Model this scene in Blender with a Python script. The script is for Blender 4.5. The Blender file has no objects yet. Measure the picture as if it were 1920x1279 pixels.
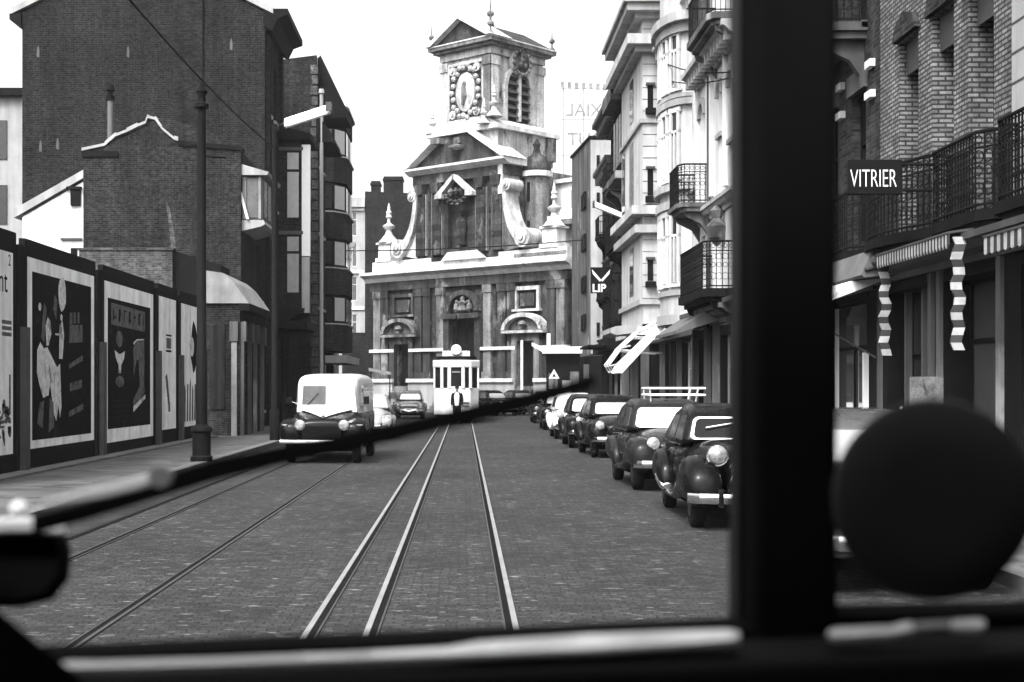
import bpy, math, random
from mathutils import Vector, Matrix
random.seed(7)
SC = bpy.context.scene
COL = SC.collection
R = math.radians
PI = math.pi
# photograph read as: focal 2667 px (1920 wide), vanishing point of the street (870, 725), eye height 1.75 m
F, CX, CY, EYE = 2667.0, 870.0, 725.0, 1.75
def at(px, py, y):
    return Vector(((px - CX) * y / F, y, EYE - (py - CY) * y / F))

# ------------------------------------------------------------------ materials
MATS = {}
def mat(name, base, rough=.8, spec=.3, vary=.25, scale=1.5, streak=0, bump=0, bscale=30, brick=None, metal=0, coat=0,
        ior=None, fine=0, contrast=None, bv=None, fleck=None, seam=None):
    """grey procedural material. brick=(w,h,mortar width,mortar grey), contrast=(lo,hi) second tone patches"""
    if name in MATS: return MATS[name]
    m = bpy.data.materials.new(name); m.use_nodes = True
    nt = m.node_tree; N = nt.nodes; L = nt.links
    p = N['Principled BSDF']
    p.inputs['Roughness'].default_value = rough
    p.inputs['Specular IOR Level'].default_value = spec if rough < .7 else spec * .12
    p.inputs['Metallic'].default_value = metal
    p.inputs['Coat Weight'].default_value = coat
    p.inputs['Coat Roughness'].default_value = .06
    if ior: p.inputs['IOR'].default_value = ior
    tc = N.new('ShaderNodeTexCoord')
    oi = N.new('ShaderNodeObjectInfo')
    vec = tc.outputs['Object']
    def noise(sc, detail=5, stretch=None, rough_=.6):
        n = N.new('ShaderNodeTexNoise'); n.inputs['Scale'].default_value = sc; n.inputs['Detail'].default_value = detail
        n.inputs['Roughness'].default_value = rough_
        if stretch:
            mp = N.new('ShaderNodeMapping'); mp.inputs['Scale'].default_value = stretch
            L.new(vec, mp.inputs['Vector']); L.new(mp.outputs['Vector'], n.inputs['Vector'])
        else:
            L.new(vec, n.inputs['Vector'])
        return n.outputs['Fac']
    def maprange(s, a, b, c, d):
        r = N.new('ShaderNodeMapRange'); L.new(s, r.inputs[0])
        for k, v in zip((1, 2, 3, 4), (a, b, c, d)): r.inputs[k].default_value = v
        return r.outputs[0]
    def mul(a, b):
        x = N.new('ShaderNodeMath'); x.operation = 'MULTIPLY'
        for k, s in enumerate((a, b)):
            if isinstance(s, (int, float)): x.inputs[k].default_value = s
            else: L.new(s, x.inputs[k])
        return x.outputs[0]
    col = None; height = None
    if brick:
        w, h, mw, mg = brick
        sx = N.new('ShaderNodeSeparateXYZ'); L.new(vec, sx.inputs[0])
        cb = N.new('ShaderNodeCombineXYZ')
        if seam == 'flat':
            L.new(sx.outputs[0], cb.inputs[0]); L.new(sx.outputs[1], cb.inputs[1])
        else:
            ad = N.new('ShaderNodeMath'); ad.operation = 'ADD'
            L.new(sx.outputs[0], ad.inputs[0]); L.new(sx.outputs[1], ad.inputs[1])
            L.new(ad.outputs[0], cb.inputs[0]); L.new(sx.outputs[2], cb.inputs[1])
        wob = N.new('ShaderNodeTexNoise'); wob.inputs['Scale'].default_value = 2.2 if seam else .8; L.new(vec, wob.inputs['Vector'])
        wm = N.new('ShaderNodeVectorMath'); wm.operation = 'MULTIPLY_ADD'; L.new(wob.outputs['Color'], wm.inputs[0])
        wv = .10 if seam else .03; wm.inputs[1].default_value = (wv, wv, wv); L.new(cb.outputs[0], wm.inputs[2])
        bt = N.new('ShaderNodeTexBrick'); L.new(wm.outputs[0], bt.inputs['Vector'])
        bt.inputs['Scale'].default_value = 1
        bt.inputs['Brick Width'].default_value = w; bt.inputs['Row Height'].default_value = h
        bt.inputs['Mortar Size'].default_value = mw; bt.inputs['Mortar Smooth'].default_value = .3
        b_ = vary * 1.4 if bv is None else bv
        lo, hi = base * (1 - b_), base * (1 + b_ * 1.3)
        bt.inputs['Color1'].default_value = (lo, lo, lo, 1); bt.inputs['Color2'].default_value = (hi, hi, hi, 1)
        bt.inputs['Mortar'].default_value = (mg, mg, mg, 1)
        bw = N.new('ShaderNodeRGBToBW'); L.new(bt.outputs['Color'], bw.inputs[0])
        col = bw.outputs[0]
        height = maprange(bt.outputs['Fac'], 0, 1, 1, 0)
    n1 = noise(scale, 6)
    v1 = maprange(n1, .3, .7, 1 - vary, 1 + vary)
    col = mul(col, v1) if col is not None else mul(v1, base)
    if streak:
        s = noise(1.0, 4, (2.2, 2.2, .16))
        col = mul(col, maprange(s, .35, .7, 1 + streak * .5, 1 - streak))
    if fine:
        col = mul(col, maprange(noise(7 if brick and seam is None else bscale, 4), .3, .7, 1 - fine, 1 + fine))
    if fleck:
        fn = noise(1.0, 2, fleck[0]); x = N.new('ShaderNodeMix'); x.data_type = 'FLOAT'
        L.new(maprange(fn, fleck[1], fleck[1] + .05, 0, 1), x.inputs[0]); L.new(col, x.inputs[2]); L.new(mul(n1, fleck[2] * 2), x.inputs[3]); col = x.outputs[0]
    if contrast:
        s2 = noise(contrast[1], 7, (1, 1, .55), .65)
        x = N.new('ShaderNodeMix'); x.data_type = 'FLOAT'
        L.new(maprange(s2, contrast[2], contrast[2] + .09, 0, 1), x.inputs[0])
        L.new(col, x.inputs[2]); L.new(mul(v1, contrast[0]), x.inputs[3])
        col = x.outputs[0]
    cc = N.new('ShaderNodeCombineColor')
    for k in range(3): L.new(col, cc.inputs[k])
    L.new(cc.outputs[0], p.inputs['Base Color'])
    if bump:
        nb = noise(bscale, 4)
        hh = nb
        if height is not None:
            ad = N.new('ShaderNodeMath'); ad.operation = 'MULTIPLY_ADD'
            L.new(nb, ad.inputs[0]); ad.inputs[1].default_value = .45; L.new(height, ad.inputs[2]); hh = ad.outputs[0]
        b = N.new('ShaderNodeBump'); b.inputs['Strength'].default_value = bump; b.inputs['Distance'].default_value = .02
        L.new(hh, b.inputs['Height']); L.new(b.outputs['Normal'], p.inputs['Normal'])
    if rough < .5:
        L.new(maprange(noise(4, 4), .3, .7, rough * .7, min(1, rough * 1.5)), p.inputs['Roughness'])
    MATS[name] = m
    return m

BRK = mat('dark brick', 0.01, .9, .15, .25, .5, .3, .5, 25, (.23, .075, .012, .024), fine=.5, contrast=(.019, .22, .60))
BRK2 = mat('brown brick', 0.014, .9, .15, .28, .7, .35, .5, 25, (.23, .075, .012, .028), fine=.5, contrast=(.026, .35, .62))
BRKL = mat('weathered pale brick', 0.042, .9, .15, .3, 1.2, .35, .5, 25, (.23, .075, .012, .065), contrast=(.2, .9, .62), fine=.38)
BRKD = mat('sooty brick', 0.014, .9, .15, .3, .7, .3, .5, 25, (.23, .075, .012, .014), fine=.38)
SHOPBRK = mat('brown shop brick', 0.024, .85, .2, .3, 2, .3, .6, 40, (.22, .07, .011, .034), fine=.38)
PLAST = mat('pale plaster', .34, .85, .2, .2, .6, .35, .2, 40, contrast=(.17, .7, .64), fine=.12)
PLASTW = mat('white limewash', .48, .85, .2, .12, .6, .25, .2, 40, contrast=(.28, .6, .68), fine=.1)
PLASTG = mat('grey stained and shade render', 0.075, .9, .2, .3, .5, .5, .3, 20, contrast=(.20, .6, .58))  # stained render; also gives the grey block's street face its shade
PLASTL = mat('light grey render', 0.25, .9, .2, .16, .8, .25, .15, 30)
STRIPE = mat('banded glazed brick', .13, .75, .3, .2, 2, .3, .6, 30, (.20, .066, .016, .034), fine=.35, bv=.3, contrast=(.06, 1.0, .6))
STONEW = mat('rain washed stone', 0.42, .85, .2, .18, .9, .3, .3, 14, contrast=(.09, .9, .66), fine=.15)
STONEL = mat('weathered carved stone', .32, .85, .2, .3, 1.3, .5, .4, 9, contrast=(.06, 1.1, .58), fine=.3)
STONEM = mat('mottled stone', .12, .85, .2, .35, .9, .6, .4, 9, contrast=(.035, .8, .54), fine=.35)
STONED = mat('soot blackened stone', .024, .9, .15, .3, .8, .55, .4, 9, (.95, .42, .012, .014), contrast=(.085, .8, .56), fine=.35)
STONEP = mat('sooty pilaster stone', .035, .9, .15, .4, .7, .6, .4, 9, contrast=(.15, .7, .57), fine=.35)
SLATE = mat('slate roof', 0.03, .7, .3, .3, 1.2, 0, .3, 30, (.3, .2, .012, .018))
ZINC = mat('dull zinc', 0.15, .6, .4, .3, 1.5, .3, .1, 20)
TRIMD = mat('dark painted wood', 0.006, .75, .3, .3, 3)
TRIMM = mat('grey painted wood', 0.034, .6, .3, .3, 3, .2)
TRIML = mat('white painted wood', 0.42, .6, .3, .14, 3, .15)
IRON = mat('black wrought iron', 0.006, .72, .4, .2, 6)
IRONG = mat('grey painted iron', 0.025, .55, .4, .3, 5, .2)
GLASS = mat('dark window glass', .012, .06, .5, .2, 2)
GLASSD = mat('dark car glass', .008, .1, .06, .2, 2)
GLASSR = mat('sky reflecting glass', .05, .05, .5, .2, 2, ior=2.6)
CURTSKY = mat('curtain and painted sky pane', 0.22, .35, .5, .15, 3, .2)  # curtains, and left house panes painted pale for reflected sky
CURTD = mat('dim curtain and painted sky pane', 0.06, .3, .5, .3, 3, .25)
BLINDSKY = mat('blind and painted sky pane', 0.28, .6, .3, .1, 4)  # blinds, and oriel panes painted pale for reflected sky
ROAD = mat('granite setts', 0.029, .75, .3, .22, .30, 0, .7, 45, (.16, .095, .010, .020), fine=.75, bv=.26, fleck=((5, 13, 1), .635, .12), seam='flat')
SETTL = mat('smooth road strip', 0.023, .8, .3, .22, .8, 0, .4, 50, (.19, .115, .01, .024), seam='flat')
PAVE = mat('paving flags', 0.06, .85, .25, .2, .8, 0, .4, 40, (.5, .3, .006, .05), fine=.2, seam='flat')
KERB = mat('granite kerb', 0.1, .8, .3, .22, 2, 0, .4, 40)
GROUND = mat('bare ground', 0.05, .9, .2, .3, .3)
RAIL = mat('worn steel rail', 0.3, .38, .5, .25, 2, 0, 0, metal=.7)
DRAIL = mat('dull steel rail', 0.022, .6, .4, .2, 2)
GROOVE = mat('rail groove', 0.008, .9, .1, .2, 4)
CHROME = mat('chrome', .82, .12, .5, .04, 4, metal=1)
ALU = mat('dull bright metal', .80, .33, .5, .10, 14, metal=.8)
TYRE = mat('tyre rubber', 0.008, .85, .2, .2, 6)
BLACKP = mat('black car paint', .003, .25, .05, .2, 2, coat=.10)
DGREYP = mat('dark grey car paint', .009, .28, .06, .15, 2, coat=.12)
GREYP = mat('mid grey car paint', 0.04, .28, .5, .12, 2, coat=.8)
LIGHTP = mat('light grey car paint', 0.22, .3, .5, .1, 2, coat=.7)
WHITEP = mat('white car paint', 0.6, .3, .5, .05, 2, coat=.6)
WSCR = mat('windscreen toned as sky reflection', 0.2, .06, .5, .08, 2, ior=3.2)  # pale base and raised IOR stand in for glass mirroring a bright sky
LENS = mat('headlight lens', 0.22, .1, .5, .7, 9, ior=1.9)
CREAM = mat('cream tram paint', 0.6, .4, .5, .06, 1.5, .1)
PAPER = mat('white poster paper', 0.72, .85, .2, .14, 2, .25, .5, 3, fine=.06)
PAPERD = mat('dark poster print', .007, .8, .2, .3, 3, contrast=(.03, 1.6, .6), fine=.3)
PAPERM = mat('grey poster print', .10, .8, .2, .35, 5, contrast=(.03, 4, .54), fine=.3)
PAPERW = mat('pale poster print', .5, .8, .2, .3, 6, contrast=(.14, 3.5, .56), fine=.3)
CANVAS = mat('white awning canvas', 0.5, .9, .1, .10, 2, .12)
CANVASG = mat('grey awning canvas', 0.09, .9, .1, .15, 2, .2)
SIGNW = mat('white enamel', 0.6, .4, .4, .04, 4)
SIGND = mat('dark enamel', .007, .75, .3, .1, 4)
GLARE = mat('glare paled sign letters', 0.16, .8, .2, .35, 2)  # letters painted pale as if washed out by overexposed sky
RUBBER = mat('black cab rubber', 0.005, .9, .1, .2, 8)
CABD = mat('black cab panel', 0.008, .7, .2, .2, 8)
CABG = mat('dark disc enamel', .028, .75, .2, .2, 8)
TUBE = mat('fluorescent tube cover', .8, .3, .5, .05, 4)
VARN = mat('varnished lip painted highlight', .46, .3, .6, .1, 6, coat=.6)  # pale base puts the lip's reflected highlight into the colour
VARND = mat('varnished lip dim highlight', .14, .4, .4, .3, 12)  # darker copy of the lip colour where its painted highlight dims
CANVASL = mat('dull white striped canvas', .26, .9, .1, .3, 5, .2)
CANVASD = mat('dark striped canvas', .035, .9, .1, .15, 2, .2)
GREYK = mat('grey knob', .2, .6, .3, .1, 8)

# ------------------------------------------------------------------ mesh builder
class MB:
    def __init__(s): s.v = []; s.f = []; s.M = Matrix.Identity(4)
    def add(s, vs, fs):
        k = len(s.v); s.v += [tuple(s.M @ Vector(v)) for v in vs]; s.f += [tuple(k + i for i in f) for f in fs]
        return s
    def box(s, x0, x1, y0, y1, z0, z1):
        if x0 > x1: x0, x1 = x1, x0
        if y0 > y1: y0, y1 = y1, y0
        if z0 > z1: z0, z1 = z1, z0
        return s.add([(x, y, z) for z in (z0, z1) for y in (y0, y1) for x in (x0, x1)],
                     [(0, 2, 3, 1), (4, 5, 7, 6), (0, 1, 5, 4), (2, 6, 7, 3), (0, 4, 6, 2), (1, 3, 7, 5)])
    def quad(s, a, b, c, d): return s.add([a, b, c, d], [(0, 1, 2, 3)])
    def prism(s, pts, axis, lo, hi):
        """pts: 2d outline in the two other axes (in order x,y,z without axis)"""
        n = len(pts)
        def P(p, t):
            return {'x': (t, p[0], p[1]), 'y': (p[0], t, p[1]), 'z': (p[0], p[1], t)}[axis]
        vs = [P(p, lo) for p in pts] + [P(p, hi) for p in pts]
        return s.add(vs, [tuple(range(n))[::-1], tuple(range(n, 2 * n))] + [(i, (i + 1) % n, n + (i + 1) % n, n + i) for i in range(n)])
    def tube(s, pts, r, n=6, cap=True):
        pts = [Vector(p) for p in pts]; rs = r if isinstance(r, (list, tuple)) else [r] * len(pts)
        vs = []; fs = []
        for i, p in enumerate(pts):
            t = (pts[min(i + 1, len(pts) - 1)] - pts[max(i - 1, 0)]).normalized()
            up = Vector((0, 0, 1)) if abs(t.z) < .9 else Vector((1, 0, 0))
            a = t.cross(up).normalized(); b = a.cross(t)
            for k in range(n):
                w = 2 * PI * (k + .5) / n
                vs.append(p + (a * math.cos(w) + b * math.sin(w)) * rs[i])
        for i in range(len(pts) - 1):
            for k in range(n):
                fs.append((i * n + k, i * n + (k + 1) % n, (i + 1) * n + (k + 1) % n, (i + 1) * n + k))
        if cap: fs += [tuple(range(n))[::-1], tuple(range((len(pts) - 1) * n, len(pts) * n))]
        return s.add(vs, fs)
    def lathe(s, prof, c=(0, 0, 0), axis='z', n=16, sx=1, sy=1):
        """prof: (radius, height) list"""
        vs = []; fs = []
        for r, h in prof:
            for k in range(n):
                w = 2 * PI * (k + .5) / n; a, b = r * math.cos(w) * sx, r * math.sin(w) * sy
                q = {'z': (a, b, h), 'y': (a, h, b), 'x': (h, a, b)}[axis]
                vs.append((q[0] + c[0], q[1] + c[1], q[2] + c[2]))
        for i in range(len(prof) - 1):
            for k in range(n):
                fs.append((i * n + k, i * n + (k + 1) % n, (i + 1) * n + (k + 1) % n, (i + 1) * n + k))
        fs += [tuple(range(n))[::-1], tuple(range((len(prof) - 1) * n, len(prof) * n))]
        return s.add(vs, fs)
    def loft(s, rings, cap=True):
        n = len(rings[0]); vs = [p for r_ in rings for p in r_]; fs = []
        for i in range(len(rings) - 1):
            for k in range(n):
                fs.append((i * n + k, i * n + (k + 1) % n, (i + 1) * n + (k + 1) % n, (i + 1) * n + k))
        if cap: fs += [tuple(range(n))[::-1], tuple(range((len(rings) - 1) * n, len(rings) * n))]
        return s.add(vs, fs)
    def build(s, name, m, parent=None, smooth=False, bevel=0, seg=2):
        me = bpy.data.meshes.new(name); me.from_pydata(s.v, [], s.f); me.update()
        import bmesh
        b = bmesh.new(); b.from_mesh(me); bmesh.ops.recalc_face_normals(b, faces=b.faces); b.to_mesh(me); b.free()
        me.materials.append(m)
        o = bpy.data.objects.new(name, me); COL.objects.link(o)
        if parent: o.parent = parent
        if smooth:
            for p in me.polygons: p.use_smooth = True
            try: me.set_sharp_from_angle(angle=R(38))
            except Exception: pass
        if bevel:
            bv = o.modifiers.new('b', 'BEVEL'); bv.width = bevel; bv.segments = seg; bv.limit_method = 'ANGLE'; bv.angle_limit = R(30)
        return o

def alternate(mb, name, ma, mb_, parent, per, smooth=False):
    o = mb.build(name, ma, parent); o.data.materials.append(mb_)
    for i, p in enumerate(o.data.polygons): p.material_index = (i // per) % 2
    import bmesh
    b = bmesh.new(); b.from_mesh(o.data); bmesh.ops.remove_doubles(b, verts=b.verts, dist=.0004); b.to_mesh(o.data); b.free()
    return o
def tag(o, label=None, cat=None, group=None, kind=None):
    if label: o['label'] = label
    if cat: o['category'] = cat
    if group: o['group'] = group
    if kind: o['kind'] = kind
    return o
def thing(name, label, cat, loc=(0, 0, 0), rz=0, group=None):
    o = bpy.data.objects.new(name, None); COL.objects.link(o); o.empty_display_size = .3
    o.location = loc; o.rotation_euler = (0, 0, rz)
    return tag(o, label, cat, group)
def struct(name, mb, m): return tag(mb.build(name, m), kind='structure')
def copy_tree(o, parent=None):
    c = o.copy(); COL.objects.link(c); c.parent = parent
    for ch in list(o.children): copy_tree(ch, c)
    return c
def text(name, s, size, m, parent, loc, rot, depth=.012, align='LEFT', sx=1, bold=0):
    cu = bpy.data.curves.new(name, 'FONT'); cu.body = s; cu.size = size; cu.extrude = depth; cu.align_x = align; cu.offset = bold
    cu.materials.append(m)
    tmp = bpy.data.objects.new(name, cu); me = bpy.data.meshes.new_from_object(tmp); bpy.data.objects.remove(tmp)
    if not me.materials: me.materials.append(m)
    o = bpy.data.objects.new(name, me); COL.objects.link(o); o.parent = parent; o.location = loc; o.rotation_euler = rot; o.scale = (sx, 1, 1)
    return o

# ------------------------------------------------------------------ facade parts (local: x along the front, y into the house, z up)
def holes(mb, W, H, ops, t=.25, x0=0, z0=0):
    xs = sorted({x0, W} | {v for o in ops for v in o[:2]}); zs = sorted({z0, H} | {v for o in ops for v in o[2:4]})
    for i in range(len(xs) - 1):
        for j in range(len(zs) - 1):
            a, b, c, d = xs[i], xs[i + 1], zs[j], zs[j + 1]; mx, mz = (a + b) / 2, (c + d) / 2
            if any(o[0] < mx < o[1] and o[2] < mz < o[3] for o in ops): continue
            mb.quad((a, 0, c), (b, 0, c), (b, 0, d), (a, 0, d))
    for o in ops:
        a, b, c, d = o[:4]
        mb.quad((a, 0, c), (a, t, c), (a, t, d), (a, 0, d)); mb.quad((b, 0, c), (b, 0, d), (b, t, d), (b, t, c))
        mb.quad((a, 0, c), (b, 0, c), (b, t, c), (a, t, c)); mb.quad((a, 0, d), (a, t, d), (b, t, d), (b, 0, d))
        if len(o) > 5 and 'arch' in o[5]:
            w2 = (b - a) / 2; cx = (a + b) / 2; n = 8
            for sg in (-1, 1):
                pts = [(cx + sg * w2, d)] + [(cx + sg * w2 * math.cos(k / n * PI / 2), d - w2 + w2 * math.sin(k / n * PI / 2)) for k in range(n + 1)]
                mb.prism(pts, 'y', .001, t - .07)
    mb.quad((x0, 0, z0), (x0, 0, H), (x0, t, H), (x0, t, z0)); mb.quad((W, 0, z0), (W, t, z0), (W, t, H), (W, 0, H))
    mb.quad((x0, 0, H), (W, 0, H), (W, t, H), (x0, t, H))
def window(root, o, frame, pane, t=.25, sill=None, trans=.68):
    a, b, c, d = o[:4]; y0, y1 = t - .1, t - .045; f = .055
    mb = MB()
    mb.box(a, a + f, y0, y1, c, d); mb.box(b - f, b, y0, y1, c, d); mb.box(a + f, b - f, y0, y1, c, c + f); mb.box(a + f, b - f, y0, y1, d - f, d)
    zt = c + (d - c) * trans
    mb.box(a + f, b - f, y0, y1, zt - f / 2, zt + f / 2)
    if b - a > .75:
        mx = (a + b) / 2; mb.box(mx - f / 2, mx + f / 2, y0 + .003, y1 - .003, c + f, zt - f / 2)
    w = mb.build('window', frame, root)
    MB().quad((a, y1 - .02, c), (b, y1 - .02, c), (b, y1 - .02, d), (a, y1 - .02, d)).build('pane', pane, w)
    if sill: MB().box(a - .1, b + .1, -.1, y0, c - .12, c - .002).build('sill', sill, w)
    return w
def cornice(root, x0, x1, z, h, proj, m, name='cornice', yb=0, ends=True, dent=None):
    p = proj; e = .0
    prof = [(yb, z), (yb, z + h), (yb - p, z + h), (yb - p, z + h * .72), (yb - p * .82, z + h * .66), (yb - p * .6, z + h * .42), (yb - p * .28, z + h * .3), (yb - p * .22, z)]
    o = MB()
    o.prism(prof, 'x', x0, x1)
    if dent:
        x = x0 + .1
        while x < x1 - .2:
            o.box(x, x + dent * .45, yb - p * .78, yb - .001, z + h * .1, z + h * .62); x += dent
    return o.build(name, m, root)
def railing(root, pts, z0, h, m, step=.12, lace=False, r=.011):
    """iron railing along a local polyline"""
    mb = MB()
    mb.tube([(p[0], p[1], z0 + h) for p in pts], .025, 6); mb.tube([(p[0], p[1], z0 + .06) for p in pts], .018, 6)
    if lace: mb.tube([(p[0], p[1], z0 + h * .8) for p in pts], .014, 5)
    for i in range(len(pts) - 1):
        a, b = Vector((pts[i][0], pts[i][1], 0)), Vector((pts[i + 1][0], pts[i + 1][1], 0)); n = max(1, int((b - a).length / step))
        d = (b - a).normalized()
        for k in range(n + (i == len(pts) - 2)):
            q = a.lerp(b, k / n)
            mb.tube([(q.x, q.y, z0), (q.x, q.y, z0 + h)], r * (1.25 if lace else 1), 4)
            if lace:
                for zc, rr in ((.26, .085), (.5, .06), (.68, .075), (.9, .05)):
                    c = q + d * step / 2; c.z = z0 + h * zc
                    mb.tube([(c + d * rr * math.cos(w * PI / 4) + Vector((0, 0, rr * math.sin(w * PI / 4))))[:] for w in range(9)], r * .8, 4, False)
    return mb.build('railing', m, root)
def balcony(root, x0, x1, z, proj, slabm, ironm, h=1.0, bow=0, lace=False, th=.16, step=.12, brackets=True):
    mb = MB()
    if bow:
        n = 8; out = [(x0, 0)] + [(x0 + (x1 - x0) * k / n, -proj * (.45 + .55 * math.sin(PI * k / n))) for k in range(n + 1)] + [(x1, 0)]
    else:
        c = min(.25, (x1 - x0) / 6); out = [(x0, 0), (x0, -proj + c * .6), (x0 + c, -proj), (x1 - c, -proj), (x1, -proj + c * .6), (x1, 0)]
    mb.prism(out, 'z', z - th, z)
    sm = [((p[0] - (x0 + x1) / 2) * .96 + (x0 + x1) / 2, p[1] * .85) for p in out]
    mb.prism(sm, 'z', z - th - .12, z - th - .001)
    if brackets:
        for bx in (x0 + .2, x1 - .36):
            mb.prism([(-.002, z - th - .12), (-proj * .75, z - th - .12), (-proj * .7, z - th - .25), (-proj * .25, z - th - .45), (-.002, z - th - .8)], 'x', bx, bx + .16)
    b = mb.build('balcony', slabm, root)
    railing(b, [((p[0] - (x0 + x1) / 2) * .97 + (x0 + x1) / 2, p[1] * .94) for p in out], z, h, ironm, step, lace)
    return b
def house(name, label, loc, rz, W, D, H, wm, ops, frame=TRIMM, panes=(GLASS,), t=.25, sill=None, cat='house', extra=None, trans=.68, body=True):
    root = thing(name, label, cat, (loc[0], loc[1], 0), rz)
    mb = MB(); holes(mb, W, H, ops, t)
    if body: mb.box(0, W, t, D, 0, H)
    if extra: extra(mb)
    mb.build('wall', wm, root)
    for k, o in enumerate(ops):
        pm = o[4] if len(o) > 4 and o[4] else panes[k % len(panes)]
        kind = o[5] if len(o) > 5 else ''
        if 'door' in kind:
            a, b, c, d = o[:4]; dm = MB().box(a, b, t - .08, t - .03, c, d)
            for q in range(2):
                for e in range(2):
                    xa = a + (b - a) * (.1 + .45 * e); xb = xa + (b - a) * .35
                    dm.box(xa, xb, t - .1, t - .081, c + (d - c) * (.08 + .46 * q), c + (d - c) * (.46 + .46 * q))
            dd = dm.build('door', frame, root)
            MB().lathe([(.03, -.02), (.035, 0), (.02, .02)], (b - .15, t - .12, c + 1.0), 'y', 8).build('handle', CHROME, dd)
        else:
            window(root, o, frame, pm, t, None if 'nosill' in kind else sill, trans)
    return root
def gridops(xs, w, zs, h, pm=None, kind=''):
    return [(x, x + w, z, z + h, pm, kind) for z in zs for x in xs]
LF, RT = R(90), R(-90)
# ================================================================== SETTING
mb = MB(); mb.quad((-400, -60, -.02), (400, -60, -.02), (400, 900, -.02), (-400, 900, -.02)); struct('ground', mb, GROUND)
mb = MB(); mb.quad((-5.55, -8, 0), (4.75, -8, 0), (4.75, 88, 0), (-5.55, 88, 0)); mb.quad((-16, 88, -.004), (9, 88, -.004), (9, 135, -.004), (-16, 135, -.004)); struct('road', mb, ROAD)
mb = MB(); mb.quad((-5.54, -8, .004), (-4.6, -8, .004), (-4.6, 88, .004), (-5.54, 88, .004)); struct('gutter', mb, SETTL)
mb = MB(); mb.quad((-4.58, -8, .008), (-4.50, -8, .008), (-4.43, 88, .008), (-4.50, 88, .008)); struct('gutter_joint', mb, GROOVE)
mb = MB(); mb.box(-8.6, -5.8, -8, 88, -.01, .125); struct('pavement', mb, PAVE)
mb = MB(); mb.box(-5.8, -5.55, -8, 88, -.01, .13); struct('kerb', mb, KERB)
mb = MB(); mb.box(5.0, 7.6, -8, 80, -.01, .125); struct('pavement', mb, PAVE)
mb = MB(); mb.box(4.75, 5.0, -8, 80, -.01, .13); struct('kerb', mb, KERB)
mb = MB(); mb.box(-30, -8.6, -8, 88, -.01, .06); struct('building_plot', mb, GROUND)
def rail(x, lab, w=.055, grooveside=1):
    r = thing('tram_rail', lab, 'rail', (x, 30, 0), 0, 'tram rails set in the road')
    m = MB(); m.box(-w / 2, w / 2, -36, 57, .001, .012); m.build('rail_head', RAIL if w > .035 else DRAIL, r)
    m = MB(); s = grooveside; m.box(s * (w / 2 + .001), s * (w / 2 + .05), -36, 57, .001, .006); m.build('rail_groove', GROOVE, r)
    m = MB(); m.box(s * (w / 2 + .051), s * (w / 2 + .065), -36, 57, .001, .010); m.build('guard_lip', DRAIL, r)
rail(-1.115, 'shiny tram rail on the left of the close pair in mid road', .042)
rail(-.69, 'shiny tram rail on the right of the close pair in mid road', .042)
rail(.375, 'single shiny tram rail just left of the parked cars', .042, -1)
rail(-2.60, 'dull tram rail passing right under the van, right of the left track', .03, -1)
rail(-4.02, 'thin dull tram rail nearest the left gutter', .02, 1)

# ================================================================== LEFT SIDE
# --- billboards along the pavement, board face towards the road (+X)
def billboard(y0, y1, lab, margin=(.16, .16), paper=PAPER, draw=None, z0=.4, z1=4.14, top=4.46):
    W = y1 - y0
    r = thing('billboard', lab, 'billboard', (-8.38, y0, .125), LF, 'billboards along the left pavement')
    MB().box(0, W, 0, .12, -.03, top).build('board', TRIMD, r)
    MB().box(margin[0], W - margin[1], -.008, -.001, z0, z1).build('poster', paper, r)
    if draw: draw(r, W)
    return r
def flat(r, name, m, polys, y=-.010):
    if len(polys) > 14:
        o = MB()
        for p in polys: o.prism(p, 'y', y, y + .0016)
        return tag(o.build('small_print', m, r), kind='stuff')
    for p in polys: MB().prism(p, 'y', y, y + .0016).build('printed_shape', m, r)
def rect(a, b, c, d): return [(a, c), (b, c), (b, d), (a, d)]
def blob(cx, cz, rx, rz, n=18, j=.0):
    return [(cx + rx * math.cos(2 * PI * k / n) * (1 + random.uniform(-j, j)), cz + rz * math.sin(2 * PI * k / n) * (1 + random.uniform(-j, j))) for k in range(n)]
def wr(r, W):  # white poster with rows of illegible print and three big letters
    text('lettering', 'ent', .62, PAPERD, r, (W - 1.35, -.011, 3.35), (PI / 2, 0, 0), .001)
    text('lettering', '2', .3, PAPERD, r, (W - .5, -.011, 3.85), (PI / 2, 0, 0), .001)
    flat(r, 'lettering', PAPERM, [rect(W - .85, W - .3, 2.55 + .11 * k, 2.62 + .11 * k) for k in range(3)] + [rect(W - .45, W - .35, 1.2, 1.85)]
         + [blob(W - .4 - random.random() * 2.2, .62 + random.random() * .75, .05 + .09 * random.random(), .03 + .06 * random.random(), 8, .3) for _ in range(70)])
billboard(22.0, 26.62, 'white billboard poster with rows of small print, cut by the photo edge', (.16, .22), PAPER, wr, .38, 4.1, 4.5)
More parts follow.
